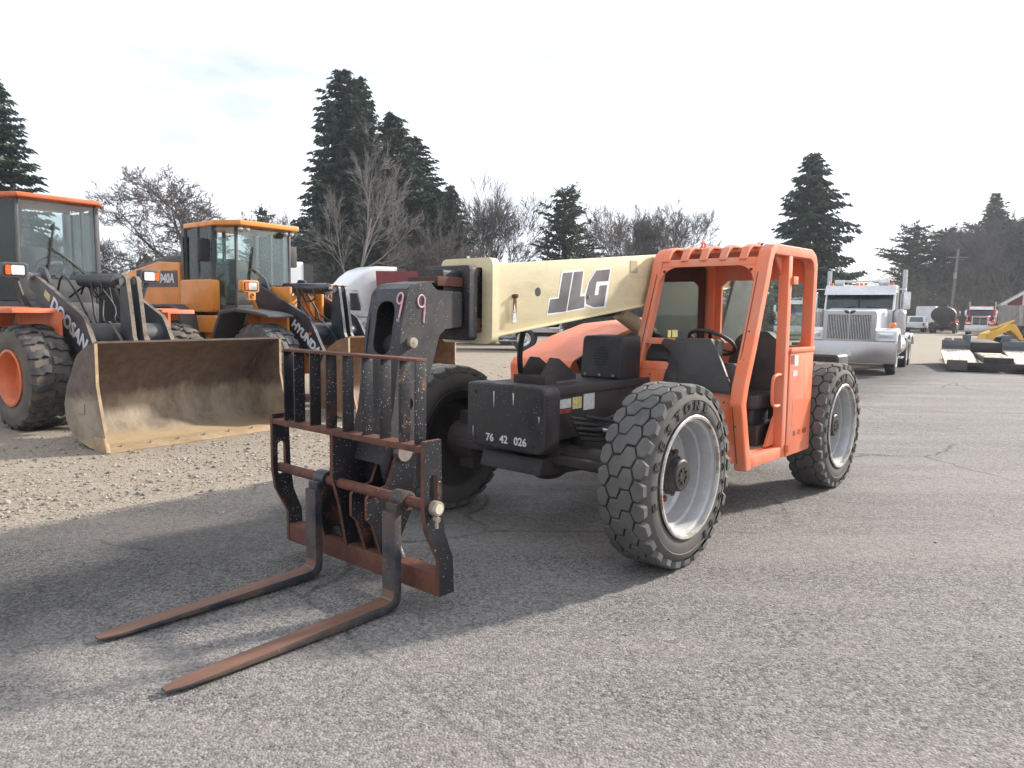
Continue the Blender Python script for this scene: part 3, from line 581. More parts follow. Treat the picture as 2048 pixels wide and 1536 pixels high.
def fbar(y0, y1, z0, z1, name, d=.05, bevel=.008):
    mb = MB(); mb.prism([(FX(z0)-.006, z0), (FX(z1)-.006, z1), (FX(z1)-d, z1), (FX(z0)-d, z0)], 'y', y0, y1); return part(name, mb, 'orange', cab, bevel)
fbar(.185, 1.025, 2.035, 2.10, 'front_crossbar', .06); fbar(.185, .46, 1.395, 1.445, 'front_crossbar'); fbar(.185, .60, 1.19, 1.25, 'front_crossbar')
fbar(.13, .64, .66, 1.188, 'front_panel', .03); fbar(.60, 1.03, .62, 1.07, 'front_panel', .035)
mb = MB(); mb.prism([(.56, 1.0), (.56, .62), (1.03, .50), (1.03, 1.0)], 'x', -1.09, -1.05); part('toe_panel', mb, 'orange', cab)
for y0, sg in ((.19, 1), (1.02, -1)):   # corner gussets of the front opening
    z1 = 2.035; pg = [(y0, z1)]+[(y0+sg*.15*(1-sin(t)), z1-.15*(1-cos(t))) for t in [i*pi/16 for i in range(9)]]
    mb = MB(); mb.prism(pg, 'x', -.012, 0); mb.v = [(FX(z)-.008+x, y, z) for x, y, z in mb.v]; part('gusset', mb, 'orange', cab)
    mb = MB(); yy = y0+sg*.035; zb = z1-.035; mb.cyl((FX(zb)-.01, yy, zb), (FX(zb)+.001, yy, zb), .012, n=8); part('bolt', mb, 'frame', cab)
def seam(y, z0, z1, n=9):   # folded edge line running down a pillar
    mb = MB(); zs__ = [z0+(z1-z0)*i/n for i in range(n+1)]; mb.tube([(FX(z)+.0015, y, z) for z in zs__], .0035, 4); part('seam', mb, 'dred' if 'dred' in M else 'rust', cab)
seam(1.048, .50, .95, 3); seam(1.048, 1.12, 1.98); seam(.162, 1.12, 1.98)
for y, z in ((.30, 1.15), (.50, 1.13), (.55, 1.13), (.22, 1.05), (.25, .9), (.64, .98), (.98, .98), (.66, .72), (1.07, 1.30), (1.07, 1.52), (1.06, .80)):
    mb = MB(); mb.cyl((FX(z)-.004, y, z), (FX(z)+.004, y, z), .007, n=6); part('bolt', mb, 'frame', cab)
# rear wall with chamfered window opening
ro = [(.19, 1.0), (1.03, 1.0), (1.03, 2.16), (.19, 2.16)]; ri = fillet([(.245, 1.43), (.30, 1.375), (.99, 1.375), (1.045-.06, 1.38), (1.02, 1.42), (1.02, 1.91), (.965, 1.965), (.30, 1.965), (.245, 1.91)], .012, 2)
mb = MB(); mb.prism(ro, 'x', -2.435, -2.40, holes=[ri]); part('rear_panel', mb, 'orange', cab)
mb = MB(); mb.prism([(.24, 1.37), (1.026, 1.37), (1.026, 1.97), (.24, 1.97)], 'x', -2.444, -2.438); part('rear_window', mb, 'glass', cab)
mb = MB(); mb.bx(-2.42, -1.02, .105, .135, .55, 1.415); mb.bx(-2.42, -2.36, .105, .18, 1.415, 2.12); part('right_panel', mb, 'orange', cab, .006)
mb = MB(); mb.prism([(-1.20, 1.41), (-2.37, 1.41), (-2.37, 2.10), (-1.44, 2.10)], 'y', .118, .124); gl_ = part('side_window', mb, 'glass', cab)
for x0, x1 in ((-1.60, -1.66), (-1.68, -1.78)):
    mb = MB(); mb.bx(x1, x0, .126, .128, 1.435, 1.50); part('window_label', mb, 'yellowl', gl_)
mb = MB(); mb.bx(-2.42, -1.03, .135, 1.02, .51, .55); part('floor', mb, 'orange', cab, .004)
mb = MB(); mb.bx(-1.90, -1.09, 1.02, 1.115, .452, .545); part('sill', mb, 'orange', cab, .01)
mb = MB(); mb.bx(-1.75, -1.15, .62, 1.0, .551, .556); part('floor_mat', mb, mat('worn floor plate', (.30, .22, .15), .7, dirt=(.16, .13, .11), da=.5), cab)
mb = MB(); mb.prism([(-1.79, .455), (-1.875, .455), (-1.855, 2.13), (-1.775, 2.13)], 'y', 1.035, 1.118); part('door_post', mb, 'orange', cab, .008)
mb = MB(); mb.prism([(-1.79, .56), (-1.62, .56), (-1.79, .80)], 'y', 1.03, 1.05); part('gusset', mb, 'orange', cab); 
mb = MB(); mb.prism([(-1.63, 2.12), (-1.79, 2.12), (-1.79, 1.96)], 'y', 1.045, 1.06); part('gusset', mb, 'orange', cab)
mb = MB(); mb.bx(-2.44, -1.885, 1.085, 1.125, .45, 1.335); dr_ = part('door', mb, 'orange', cab, .01)
mb = MB(); mb.bx(-2.45, -1.88, 1.07, 1.135, 1.33, 1.372); part('door_cap', mb, 'orange', dr_, .012) if False else part('door_cap', mb, 'orange', cab, .012)
mb = MB(); mb.bx(-1.90, -1.87, 1.118, 1.14, .49, .56); mb.cyl((-1.885, 1.135, .49), (-1.885, 1.135, .56), .012, n=8); part('hinge', mb, 'orange', cab, .003)
mb = MB(); mb.bx(-1.95, -1.85, 1.118, 1.135, 1.90, 1.965); part('hinge', mb, 'orange', cab, .003)
mb = MB(); mb.bx(-2.35, -1.985, 1.1255, 1.1265, .70, .925); part('decal_ghost', mb, 'patch', cab)
[lettering(q_, .062, (x_, 1.127, .632), (-1, 0, 0), (0, 0, 1), 'stencilb', cab, 'stencil_number', bold=.0015, ext=.0006) for q_, x_ in (('76', -2.05), ('42', -2.165), ('026', -2.30))]
for x0, x1, z0, z1, mt in ((-1.90, -1.975, 1.235, 1.31, 'redl'), (-1.98, -2.07, 1.215, 1.31, 'whitel'), (-1.96, -2.06, 1.13, 1.18, 'whitel')):
    mb = MB(); mb.bx(x1, x0, 1.1255, 1.1268, z0, z1); part('door_label', mb, mt, cab)
mb = MB(); mb.tube(hose([(-1.80, 1.09, 1.155), (-1.66, 1.10, 1.155), (-1.60, 1.10, 1.13), (-1.585, 1.10, 1.03), (-1.60, 1.10, .93), (-1.66, 1.10, .90), (-1.80, 1.09, .90)], 40), .014, 8); part('grab_handle', mb, 'orange', cab)
mb = MB(); mb.tube([(-2.0, .75, 2.205), (-2.0, .75, 2.25), (-2.02, .75, 2.265), (-2.05, .75, 2.25), (-2.05, .75, 2.205)], .012, 8); part('lifting_eye', mb, 'orange', cab)
mb = MB(); mb.tube([(-1.62, .42, 2.21), (-1.62, .42, 2.25), (-1.64, .42, 2.262), (-1.67, .42, 2.25), (-1.67, .42, 2.21)], .010, 8); part('lifting_eye', mb, 'orange', cab)
# dash panel standing in the front opening
dp = [(.365, 1.445), (.50, 1.427), (.64, 1.428), (.775, 1.455), (.90, 1.285), (1.015, 1.10), (1.022, 1.045), (.60, 1.05), (.575, 1.12), (.54, 1.222), (.45, 1.336), (.345, 1.405)]
mb = MB(); mb.prism(dp, 'x', -.03, .0); mb.v = [(FX(z)+.012+x, y, z) for x, y, z in mb.v]; da_ = part('dash_panel', mb, 'blackp', cab, .006)
mb = MB(); mb.prism([(.66, 1.175), (.985, 1.175), (1.018, 1.06), (.62, 1.06)], 'x', 0, .008); mb.v = [(FX(z)+.013+x, y, z) for x, y, z in mb.v]; part('dash_bracket', mb, 'frame', cab, .003)
mb = MB(); mb.prism([(-1.14, 1.455), (-1.42, 1.44), (-1.30, 1.0), (-.98, 1.05)], 'y', .42, .76); part('dash_console', mb, 'blackp', cab, .03, seg=3)
mb = MB(); mb.prism(fillet([(-1.10, 1.25), (-1.35, 1.25), (-1.35, 1.39), (-1.2, 1.40), (-1.14, 1.33)], .03), 'y', .20, .48); part('side_console', mb, 'blackp', cab, .02)
mb = MB(); mb.ball((-1.42, .80, 1.12), (.10, .14, .14), 12, 8); part('gaiter', mb, 'vinyl', cab)
# steering wheel
sw = link('steering_wheel', None, cab)
bpy.data.objects.remove(sw)
ctr = Vector((-1.44, .63, 1.41)); nrm = Vector((-.52, .06, .85)).normalized(); e1 = Vector((0, 1, 0)).cross(nrm).normalized(); e2 = nrm.cross(e1)
mb = MB(); mb.tube([ctr+(e1*cos(2*pi*i/32)+e2*sin(2*pi*i/32))*.195 for i in range(32)], .016, 8, closed=True)
for a in (.3, 2.4, 4.5): mb.bar(ctr-nrm*.03, ctr+(e1*cos(a)+e2*sin(a))*.19, .028, .012, upv=tuple(nrm))
mb.cyl(ctr-nrm*.05, ctr-nrm*.01, .05, n=14); mb.cyl(ctr-nrm*.28, ctr-nrm*.04, .035, n=10)
part('steering_wheel', mb, 'blackp', cab)
mb = MB(); kp = ctr+e1*(-.16)+e2*(-.1)+nrm*.05; mb.cyl(kp-nrm*.04, kp, .012, n=8); mb.ball(kp+nrm*.02, .03, 10, 6); part('steering_knob', mb, 'blackp', cab)
mb = MB(); mb.tube([(-1.75, .28, 1.0), (-1.72, .28, 1.25), (-1.70, .3, 1.42)], .012, 6); mb.ball((-1.70, .3, 1.44), .03, 8, 6); part('joystick', mb, 'blackp', cab)
# seat
bk = [(-.24, 0), (-.24, .30), (-.19, .50), (-.10, .57), (.10, .57), (.19, .50), (.24, .30), (.24, 0)]
mb = MB(); mb.prism(fillet(bk, .07, 4), 'x', -.06, .06); mb.v = [(-2.10-z*.16+x*(1-.3*(abs(y)/.24)**2), .72+y, .93+z) for x, y, z in mb.v]
seat = part('seat', mb, 'vinyl', cab, .04, seg=4)
mb = MB(); mb.prism(fillet(rect(-2.08, -1.58, .47, .97), .08, 4), 'z', .86, .985); part('seat_cushion', mb, 'vinyl', cab, .045, seg=4)
mb = MB(); mb.prism(fillet(rect(-2.0, -1.64, .54, .92), .04, 4), 'z', .72, .87); part('seat_suspension', mb, 'blackp', cab, .01)
mb = MB(); mb.bx(-2.2, -1.60, .42, .98, .555, .73); part('seat_box', mb, 'frame', cab, .01)
# tank and step plate between the door and the rear tyre
mb = MB(); mb.bx(-2.64, -2.47, .3, 1.05, .5, 1.28); part('rear_tank', mb, 'steel', TH, .02)
mb = MB(); mb.bx(-2.60, -2.5, .9, 1.05, 1.285, 1.40); part('tank_bracket', mb, 'frame', TH, .01)
mb = MB(); mb.bx(-3.9, -3.55, -1.1, 1.0, .75, 1.25); part('counterweight', mb, 'black', TH, .05, seg=3)
# ---- carriage and forks
ca = MB(); ca.bx(1.505, 1.612, -.885, .565, .095, .215)
car = part('fork_carriage', ca, 'rust', TH, .006)
PL = [(1.505, .10), (1.615, .10), (1.617, .30), (1.705, .47), (1.725, .60), (1.725, .965), (1.605, .965), (1.595, .60), (1.575, .45), (1.515, .30)]
SL = fillet(rect(1.632, 1.690, .56, .78), .028, 5)
for y0, y1 in ((.555, .583), (-.905, -.877)):
    mb = MB(); mb.prism(PL, 'y', y0, y1, 0, 1, holes=[SL]); part('side_plate', mb, ['carr', 'rust'], car)
mb = MB(); mb.bx(1.63, 1.7255, -.876, .554, .90, .935); part('lower_rail', mb, 'rust', car, .004)
mb = MB(); mb.bx(1.643, 1.7225, -.75, .512, 1.378, 1.394); part('top_rail', mb, 'rust', car, .003)
for y in (-.742, -.626, -.454, -.290, -.124, .055, .216, .377, .504):   # flat bars stand edge-on
    mb = MB(); mb.bx(1.645, 1.7205, y-.006, y+.006, .936, 1.377); part('backrest_bar', mb, 'carr', car, .002)
mb = MB(); mb.cyl((1.661, -.90, .605), (1.661, .60, .605), .031, n=18); part('fork_shaft', mb, 'rust', car)
mb = MB(); mb.cyl((1.661, .584, .605), (1.661, .626, .605), .040, n=20); part('shaft_collar', mb, 'pin', car, .004)
mb = MB(); mb.cyl((1.661, .626, .605), (1.661, .630, .605), .027, n=20); part('shaft_cap', mb, mat('pale cap', (.60, .54, .43), .6), car)
mb = MB(); mb.cyl((1.668, .60, .555), (1.668, .632, .545), .016, n=8); mb.cyl((1.668, .616, .56), (1.668, .616, .50), .009, n=8); part('retaining_bolt', mb, 'pin', car)
cp = [(1.50, .20), (1.615, .20), (1.66, .45), (1.69, .56), (1.715, .64), (1.715, .90), (1.30, .90), (1.30, .55), (1.42, .3)]
mb = MB(); mb.prism(cp, 'y', -.265, -.235, 0, 1); part('centre_plate', mb, ['carr', 'rust'], car)
hk = fillet([(1.52, .16), (1.60, .22), (1.66, .40), (1.70, .44), (1.70, .57), (1.66, .60), (1.55, .62), (1.45, .86), (1.33, .86), (1.33, .5)], .01, 2)
for y in (-.50, -.085, .06):
    mb = MB(); mb.prism(hk, 'y', y-.012, y+.012, 0, 1); part('hook_plate', mb, ['carr', 'rust'], car)
mb = MB(); mb.prism([(-.50, .86), (.06, .86), (.06, .70), (-.05, .55), (-.05, .30), (.05, .2), (-.42, .2), (-.38, .32), (-.36, .55), (-.50, .70)], 'x', 1.44, 1.47, 0, 1); part('mounting_plate', mb, ['carr', 'rust'], car)
mb = MB(); mb.cyl((1.42, -.36, .80), (1.42, .08, .80), .055, n=16); part('coupler_tube', mb, 'steel', car)
for y in (-.44, .12):
    mb = MB(); mb.prism([(y-.09, .216), (y+.09, .216), (y+.05, .275), (y-.05, .275)], 'x', 1.53, 1.56); part('stop_block', mb, 'carr', car, .003)
mb = MB(); mb.bx(1.50, 1.545, -.23, .12, .216, .30); part('cross_brace', mb, 'carr', car, .004)
for y in (-.40, .335):
    hw = .0525; mb = MB(); n_ = 7
    # shank, heel bend and tapering blade as one bent bar: (x, z) of the front/top face and of the back/bottom face
    fr = [(1.765, .555), (1.765, .12), (1.772, .085), (1.79, .068), (1.83, .062)]; bk_ = [(1.715, .555), (1.715, .10), (1.722, .055), (1.745, .028), (1.83, .012)]
    for t in (.25, .5, .75, .93): x = 1.83+1.14*t; fr.append((x, .062-.030*t)); bk_.append((x, .012+.008*t))
    fr.append((2.985, .030)); bk_.append((2.985, .020)); rings = []
    for i, (f_, b_) in enumerate(zip(fr, bk_)):
        wd = hw if i < len(fr)-2 else hw*.93 if i == len(fr)-2 else hw*.45
        rings.append([(f_[0], y-wd, f_[1]), (f_[0], y+wd, f_[1]), (b_[0], y+wd, b_[1]), (b_[0], y-wd, b_[1])])
    mb.loft(rings, True)
    k = len(rings)
    mb.m = [(1 if (j % 4 == 0 and j//4 >= 1) else 0) for j in range(4*(k-1))]+[0, 0]
    part('fork', mb, ['fork', 'forktop'], car, .004)
    mb = MB(); mb.lathe([(-.052, .033), (-.052, .053), (.052, .053), (.052, .033)], 22, (1.661, y, .605), closed=True); mb.bx(1.70, 1.745, y-.045, y+.045, .545, .60); part('fork_eye', mb, 'fork', car, .003)
# ---------------------------------------------------------------- wheel loaders
def bucketmat(name, dark, sand, edge):
    m = bpy.data.materials.new(name); m.use_nodes = True; t = m.node_tree; b = t.nodes['Principled BSDF']; L = t.links.new
    b.inputs['Roughness'].default_value = .62; b.inputs['Specular IOR Level'].default_value = .4
    c = N(t, 'ShaderNodeTexCoord'); s = N(t, 'ShaderNodeSeparateXYZ'); L(c.outputs['Object'], s.inputs[0])
    n = N(t, 'ShaderNodeTexNoise', i_Scale=1.8, i_Detail=10.0, i_Roughness=.68, i_Distortion=.7); L(c.outputs['Object'], n.inputs['Vector'])
    # how high the bucket was last filled: the abraded sandy steel ends in a ragged line
    a = N(t, 'ShaderNodeMath', operation='MULTIPLY_ADD'); L(n.outputs['Fac'], a.inputs[0]); a.inputs[1].default_value = .55; L(s.outputs['Z'], a.inputs[2])
    r = N(t, 'ShaderNodeMapRange', i_From_Min=.80, i_From_Max=.92); L(a.outputs[0], r.inputs['Value'])
    n2 = N(t, 'ShaderNodeTexNoise', i_Scale=7.0, i_Detail=9.0, i_Roughness=.75); L(c.outputs['Object'], n2.inputs['Vector'])
    q = N(t, 'ShaderNodeMapping'); q.inputs['Scale'].default_value = (1.2, 2.2, 1.1); L(c.outputs['Object'], q.inputs['Vector'])
    n3 = N(t, 'ShaderNodeTexNoise', i_Scale=1.5, i_Detail=8.0, i_Roughness=.7); L(q.outputs['Vector'], n3.inputs['Vector'])
    def rmp(c0, c1, src, p0=.32, p1=.68):
        k = N(t, 'ShaderNodeValToRGB'); k.color_ramp.elements[0].color = (*c0, 1); k.color_ramp.elements[1].color = (*c1, 1); k.color_ramp.elements[0].position = p0; k.color_ramp.elements[1].position = p1; L(src, k.inputs['Fac']); return k.outputs['Color']
    lo = rmp(tuple(x*.55 for x in sand), sand, n3.outputs['Fac'], .40, .58); hi = rmp(tuple(x*.6 for x in dark), tuple(x*1.35 for x in dark), n2.outputs['Fac'])
    m1 = N(t, 'ShaderNodeMix', data_type='RGBA'); L(r.outputs['Result'], m1.inputs['Factor']); L(lo, m1.inputs['A']); L(hi, m1.inputs['B'])
    a2 = N(t, 'ShaderNodeMath', operation='MULTIPLY_ADD'); L(n2.outputs['Fac'], a2.inputs[0]); a2.inputs[1].default_value = .16; L(s.outputs['Z'], a2.inputs[2])
    r2 = N(t, 'ShaderNodeMapRange', i_From_Min=.13, i_From_Max=.22); L(a2.outputs[0], r2.inputs['Value'])
    m2 = N(t, 'ShaderNodeMix', data_type='RGBA'); m2.inputs['A'].default_value = (*edge, 1); L(r2.outputs['Result'], m2.inputs['Factor']); L(m1.outputs['Result'], m2.inputs['B'])
    L(m2.outputs['Result'], b.inputs['Base Color']); bp = N(t, 'ShaderNodeBump', i_Strength=.2, i_Distance=.01); L(n2.outputs['Fac'], bp.inputs['Height']); L(bp.outputs['Normal'], b.inputs['Normal'])
    return m
M['bucket1'] = bucketmat('abraded bucket steel', (.115, .080, .065), (.33, .265, .195), (.39, .285, .17))
M['bucket2'] = bucketmat('tan rusty bucket steel', (.20, .115, .065), (.22, .13, .075), (.40, .27, .15))
M['bktedge'] = mat('yellowish cutting edge', (.39, .285, .175), .55, nv=.2, dirt=(.24, .15, .08), da=.4, bump=.15)
M['arm1'] = mat('dusty charcoal paint', (.052, .055, .065), .42, nv=.12, dirt=(.095, .085, .075), da=.36, bump=.05)
M['arm2'] = mat('glossy black-blue paint', (.018, .024, .036), .28, nv=.15, dirt=(.06, .055, .05), da=.25, coat=.3)
M['worn1'] = mat('rubbed plate edge', (.20, .155, .11), .6, nv=.25, dirt=(.05, .05, .055), da=.4, ds=5)
M['body1'] = mat('red-orange loader paint', (.64, .145, .045), .4, nv=.08, dirt=(.40, .15, .08), da=.32)
M['body2'] = mat('amber loader paint', (.70, .26, .035), .38, nv=.07, dirt=(.50, .25, .09), da=.30, coat=.15)
M['grey'] = mat('dark grey panels', (.060, .064, .072), .45, nv=.12, dirt=(.1, .09, .08), da=.3)
M['tyre1'] = mat('grimy loader rubber', (.036, .037, .040), .78, nv=.3, ns=9, dirt=(.14, .115, .09), da=.34, ds=5, dsoft=.1, bump=.2, bs=60)
M['tyre1s'] = mat('mud-dried sidewall', (.14, .115, .092), .85, nv=.2, ns=4, dirt=(.06, .056, .054), da=.46, ds=3.2, dsoft=.2, bump=.15, bs=50)
M['tyre2'] = mat('pale dusty rubber', (.13, .13, .125), .85, nv=.3, ns=7, dirt=(.055, .055, .055), da=.4, ds=4, dsoft=.2, bump=.2)
def loader_wheel(style):
    R, h, rl = .71, .25, .36; t = MB()
    t.lathe([(-h+.02, rl), (-h-.02, .45), (-h-.025, .56), (-h+.0, .645), (-h+.05, .672), (h-.05, .672), (h, .645), (h+.025, .56), (h+.02, .45), (h-.02, rl)], 56, m=1)
    nb = 20; p = 2*pi*R/nb
    for i in range(nb):
        for sg in (1, -1):
            u = i*p+(.5*p if sg < 0 else 0)
            if style == 1:
                block(t, [(u-.06, sg*.02), (u-.075, sg*.09), (u-.03, sg*.15), (u-.045, sg*.26), (u+.055, sg*.26), (u+.075, sg*.15), (u+.03, sg*.09), (u+.05, sg*.02)][::sg], .65, .712, R, .012, ystep=.17)
            else:
                block(t, [(u-.085, sg*.005), (u-.085, sg*.115), (u+.085, sg*.115), (u+.085, sg*.005)][::sg], .65, .71, R, .012)
                block(t, [(u-.06+.02, sg*.13), (u-.06+.02, sg*.265), (u+.09, sg*.265), (u+.09, sg*.13)][::sg], .64, .71, R, .012, ystep=.17)
    ty = t.mesh('tyre', ['tyre%d' % style, 'tyre1s' if style == 1 else 'tyre2'], ang=28)
    w = MB(); w.lathe([(h-.02, rl+.015), (h+.015, rl+.02), (h+.02, rl-.01), (h-.04, rl-.05), (h-.06, .30), (h-.17, .27), (h-.18, .02), (h-.18, .001)], 40)
    w.lathe([(-h+.02, rl+.015), (-h+.0, rl-.02), (-h+.1, .28), (h-.18, .2)], 40)
    return ty, w.mesh('wheel', ['body%d' % style], ang=35)
def make_loader(style, label, loc, rz, arms, body, bucketm, text):
    T = thing('wheel_loader', label, 'wheel loader', loc, rz, 'wheel loaders parked on the gravel')
    ty, wh = loader_wheel(style)
    for x in (-2.48, -5.35):
        for s in (1, -1):
            w = link('wheel', wh, T); w.location = (x, s*1.0, .70); w.rotation_euler = (0, .3*x, 0 if s > 0 else pi); link('tyre', ty, w)
    # bucket
    sp = [(-.14, 1.238), (-.14, .765), (-.10, .60), (.03, .15), (.075, .015), (-.35, .02), (-.748, .12), (-.90, .30), (-.925, .485), (-.847, .717), (-.70, .90), (-.64, 1.02), (-.55, 1.10), (-.30, 1.22)]
    mb = MB(); cv = [(-.15, 1.238), (-.42, 1.15), (-.68, .95), (-.84, .70), (-.885, .45), (-.80, .22), (-.60, .085), (-.3, .04), (.02, .02)]; th_ = .035
    cvo = [(-.15, 1.262), (-.44, 1.185), (-.71, .975), (-.875, .715), (-.92, .44), (-.83, .195), (-.61, .05), (-.3, .006), (.02, .004)]
    mb.prism(cv+cvo[::-1], 'y', -1.235, 1.235); bk = part('bucket', mb, bucketm, T, 0, ang=40)
    for y0, y1 in ((-1.27, -1.235), (1.235, 1.27)):
        mb = MB(); mb.prism(sp, 'y', y0, y1, 0, 1); part('side_plate', mb, [bucketm, 'bktedge'], bk)
    mb = MB(); mb.prism([(.10, .0), (.10, .016), (-.16, .06), (-.2, .055), (-.2, .0)], 'y', -1.272, 1.272); part('cutting_edge', mb, 'bktedge', bk, .004)
    for s in (-1, 1):
        mb = MB(); mb.bx(-.20, .09, s*1.272-.02, s*1.272+.02, .002, .17); mb.v = [(x-(.06 if z > .1 and x > 0 else 0), y, z) for x, y, z in mb.v]; part('corner_shoe', mb, 'bktedge', bk, .008)
    for i in range(7):
        mb = MB(); y = -1.05+.35*i; mb.cyl((-.05, y, .03), (-.05, y, .062), .018, n=6); part('edge_bolt', mb, 'steel', bk)
    if style == 1:
        mb = MB(); mb.bx(-.60, -.42, -1.283, -1.27, .40, .53); part('side_wear_pad', mb, bucketm, bk, .006)
    # arms
    ap = fillet([(-3.40, 2.10), (-3.28, 2.10), (-2.96, 1.98), (-1.86, 1.52), (-1.60, 1.10), (-1.40, .80), (-1.02, .68), (-.96, .50), (-1.04, .40), (-1.25, .44), (-1.85, .78), (-2.09, 1.035), (-2.65, 1.48), (-3.14, 1.74), (-3.45, 1.92)], [.05, .03, .1, .25, .15, .1, .05, .06, .06, .1, .1, .12, .12, .1, .05])
    for s in (-1, 1):
        mb = MB(); mb.prism(ap, 'y', s*.55-.03, s*.55+.03, 0, 1); part('lift_arm', mb, [arms, 'worn1' if style == 1 else arms], T)
        mb = MB(); mb.cyl((-3.0, s*.42, .78), (-2.3, s*.42, .98), .06, n=12); part('lift_cylinder', mb, arms, T)
        mb = MB(); mb.prism(fillet([(-3.55, 1.2), (-3.5, 2.02), (-3.38, 2.22), (-3.2, 2.2), (-2.9, 1.75), (-2.35, 1.25), (-2.2, .6), (-3.5, .6)], .06), 'y', s*.45-.025, s*.45+.025); part('tower_plate', mb, arms, T, .006)
        mb = MB(); mb.cyl((-3.33, s*.38, 2.08), (-3.33, s*.63, 2.08), .055, n=14); part('arm_pin', mb, 'steel', T)
    mb = MB(); mb.cyl((-1.98, -.52, 1.26), (-1.98, .52, 1.26), .17, n=20); part('cross_tube', mb, arms, T)
    for s in (-1, 1):
        mb = MB(); mb.prism(fillet([(-2.28, 1.38), (-1.96, 1.46), (-1.66, 1.22), (-1.6, 1.1), (-1.68, 1.0), (-2.1, 1.08)], .05), 'y', s*.19-.02, s*.19+.02, 0, 1); part('lever_bracket', mb, [arms, 'worn1' if style == 1 else arms], T)
        mb = MB(); mb.prism(fillet([(-1.80, 2.08), (-1.66, 2.08), (-1.60, 1.75), (-1.52, 1.25), (-1.36, .98), (-1.20, .80), (-1.30, .70), (-1.62, .86), (-1.84, 1.2), (-1.84, 1.6)], [.07, .07, .1, .1, .1, .06, .06, .1, .1, .1]), 'y', s*.075-.028, s*.075+.028, 0, 1); part('tilt_lever', mb, [arms, 'worn1' if style == 1 else arms], T)
        mb = MB(); mb.cyl((-1.73, s*.04, 2.0), (-1.73, s*.13, 2.0), .05, n=14); part('lever_pin', mb, 'steel', T)
    mb = MB(); mb.cyl((-3.1, 0, 2.04), (-2.06, 0, 2.02), .095, n=18); mb.cyl((-2.12, 0, 2.02), (-2.04, 0, 2.02), .105, n=18); mb.tube([(-3.0, .07, 2.12), (-2.3, .07, 2.12), (-2.15, .05, 2.1)], .02, 6); tc_ = part('tilt_cylinder', mb, arms, T)
    mb = MB(); mb.cyl((-2.04, 0, 2.02), (-1.74, 0, 2.005), .045, n=12); part('cylinder_rod', mb, 'chrome', tc_)
    mb = MB()
    for i in range(5):
        r_ = random.Random(i+style*7); y = -.34+.17*i; g_1 = lambda k=.12: r_.uniform(-k, k)
        mb.tube(hose([(-3.15, y, 1.85+g_1()), (-2.92, y*.8+g_1(), 2.05+g_1()), (-2.7, y*.6+g_1(), 1.9+g_1(.15)), (-2.5, y*.5+g_1(), 1.6+g_1(.15)), (-2.3, y*.8+g_1(), 1.45), (-2.1, y, 1.36)]), .015, 6)
    mb.tube(hose([(-2.3, -.12, 2.0), (-2.2, -.16, 1.85), (-2.45, -.14, 1.8), (-2.6, -.12, 2.0)]), .016, 6)
    part('hydraulic_hoses', mb, 'hose', T)
    mb = MB(); mb.bx(-3.6, -1.95, -.42, .42, .55, 1.22); mb.bx(-2.75, -2.2, -.78, .78, .52, .88); part('front_frame', mb, body if style == 2 else arms, T, .02)
    if style == 2:
        mb = MB()
        for s in (-1, 1): mb.bx(-3.2, -2.6, s*.36-.03, s*.36+.03, 1.2, 2.05); mb.bx(-2.9, -2.7, s*.2-.06, s*.2+.06, 1.3, 1.9)
        part('hose_bracket', mb, body, T, .02)
    # fenders and lamps
    for s in (-1, 1):
        a, b = sorted((s*.74, s*1.27)); mb = MB()
        if style == 1:
            mb.prism([(-3.72, 1.35), (-3.52, 1.62), (-2.75, 1.64), (-2.62, 1.62), (-2.27, 1.625), (-2.25, 1.56), (-2.62, 1.555), (-2.75, 1.59), (-3.48, 1.57), (-3.66, 1.34)], 'y', a, b)
            part('fender', mb, body, T, .01); mb = MB(); mb.bx(-3.4, -2.1, min(s*.74, s*.78), max(s*.74, s*.78), 1.2, 1.58); part('fender_skirt', mb, body, T)
        else:
            mb.prism([(-3.78, .95), (-3.40, 1.62), (-2.95, 1.66), (-2.30, 1.60), (-2.05, 1.55), (-2.05, 1.51), (-2.30, 1.55), (-2.95, 1.60), (-3.36, 1.55), (-3.68, .95)], 'y', a, b)
            part('fender', mb, 'grey', T, .01); mb = MB(); mb.bx(-3.3, -2.2, min(s*.72, s*.76), max(s*.72, s*.76), .9, 1.56); part('fender_skirt', mb, body, T)
        lc = (-2.95, s*.95, 2.14 if style == 1 else 2.04)
        mb = MB(); mb.prism(fillet(rect(lc[1]-.165, lc[1]+.165, lc[2]-.105, lc[2]+.105), .05, 4), 'x', lc[0]-.10, lc[0]+.03)
        lm = part('headlamp', mb, 'grey' if style == 1 else body, T, .012)
        mb = MB(); mb.prism(fillet(rect(lc[1]-.135, lc[1]+.135, lc[2]-.078, lc[2]+.078), .03, 3), 'x', lc[0]+.031, lc[0]+.036); part('lamp_bezel', mb, 'letter', lm)
        i0, i1 = sorted((lc[1]-s*.11, lc[1]+s*.055)); mb = MB(); mb.prism(fillet(rect(i0, i1, lc[2]-.065, lc[2]+.065), .02, 3), 'x', lc[0]+.037, lc[0]+.045); part('lamp_lens', mb, 'lamp', lm)
        i0, i1 = sorted((lc[1]+s*.06, lc[1]+s*.125)); mb = MB(); mb.prism(fillet(rect(i0, i1, lc[2]-.065, lc[2]+.065), .015, 3), 'x', lc[0]+.037, lc[0]+.044); part('indicator_lens', mb, 'amber', lm)
        mb = MB(); mb.tube([(-3.0, s*.93, lc[2]-.08), (-3.02, s*.85, 1.8), (-3.05, s*.72, 1.58)], .035, 8); mb.bx(-3.1, -2.95, min(s*.6, s*.76), max(s*.6, s*.76), 1.3, 1.6); part('lamp_stalk', mb, arms if style == 1 else body, T)
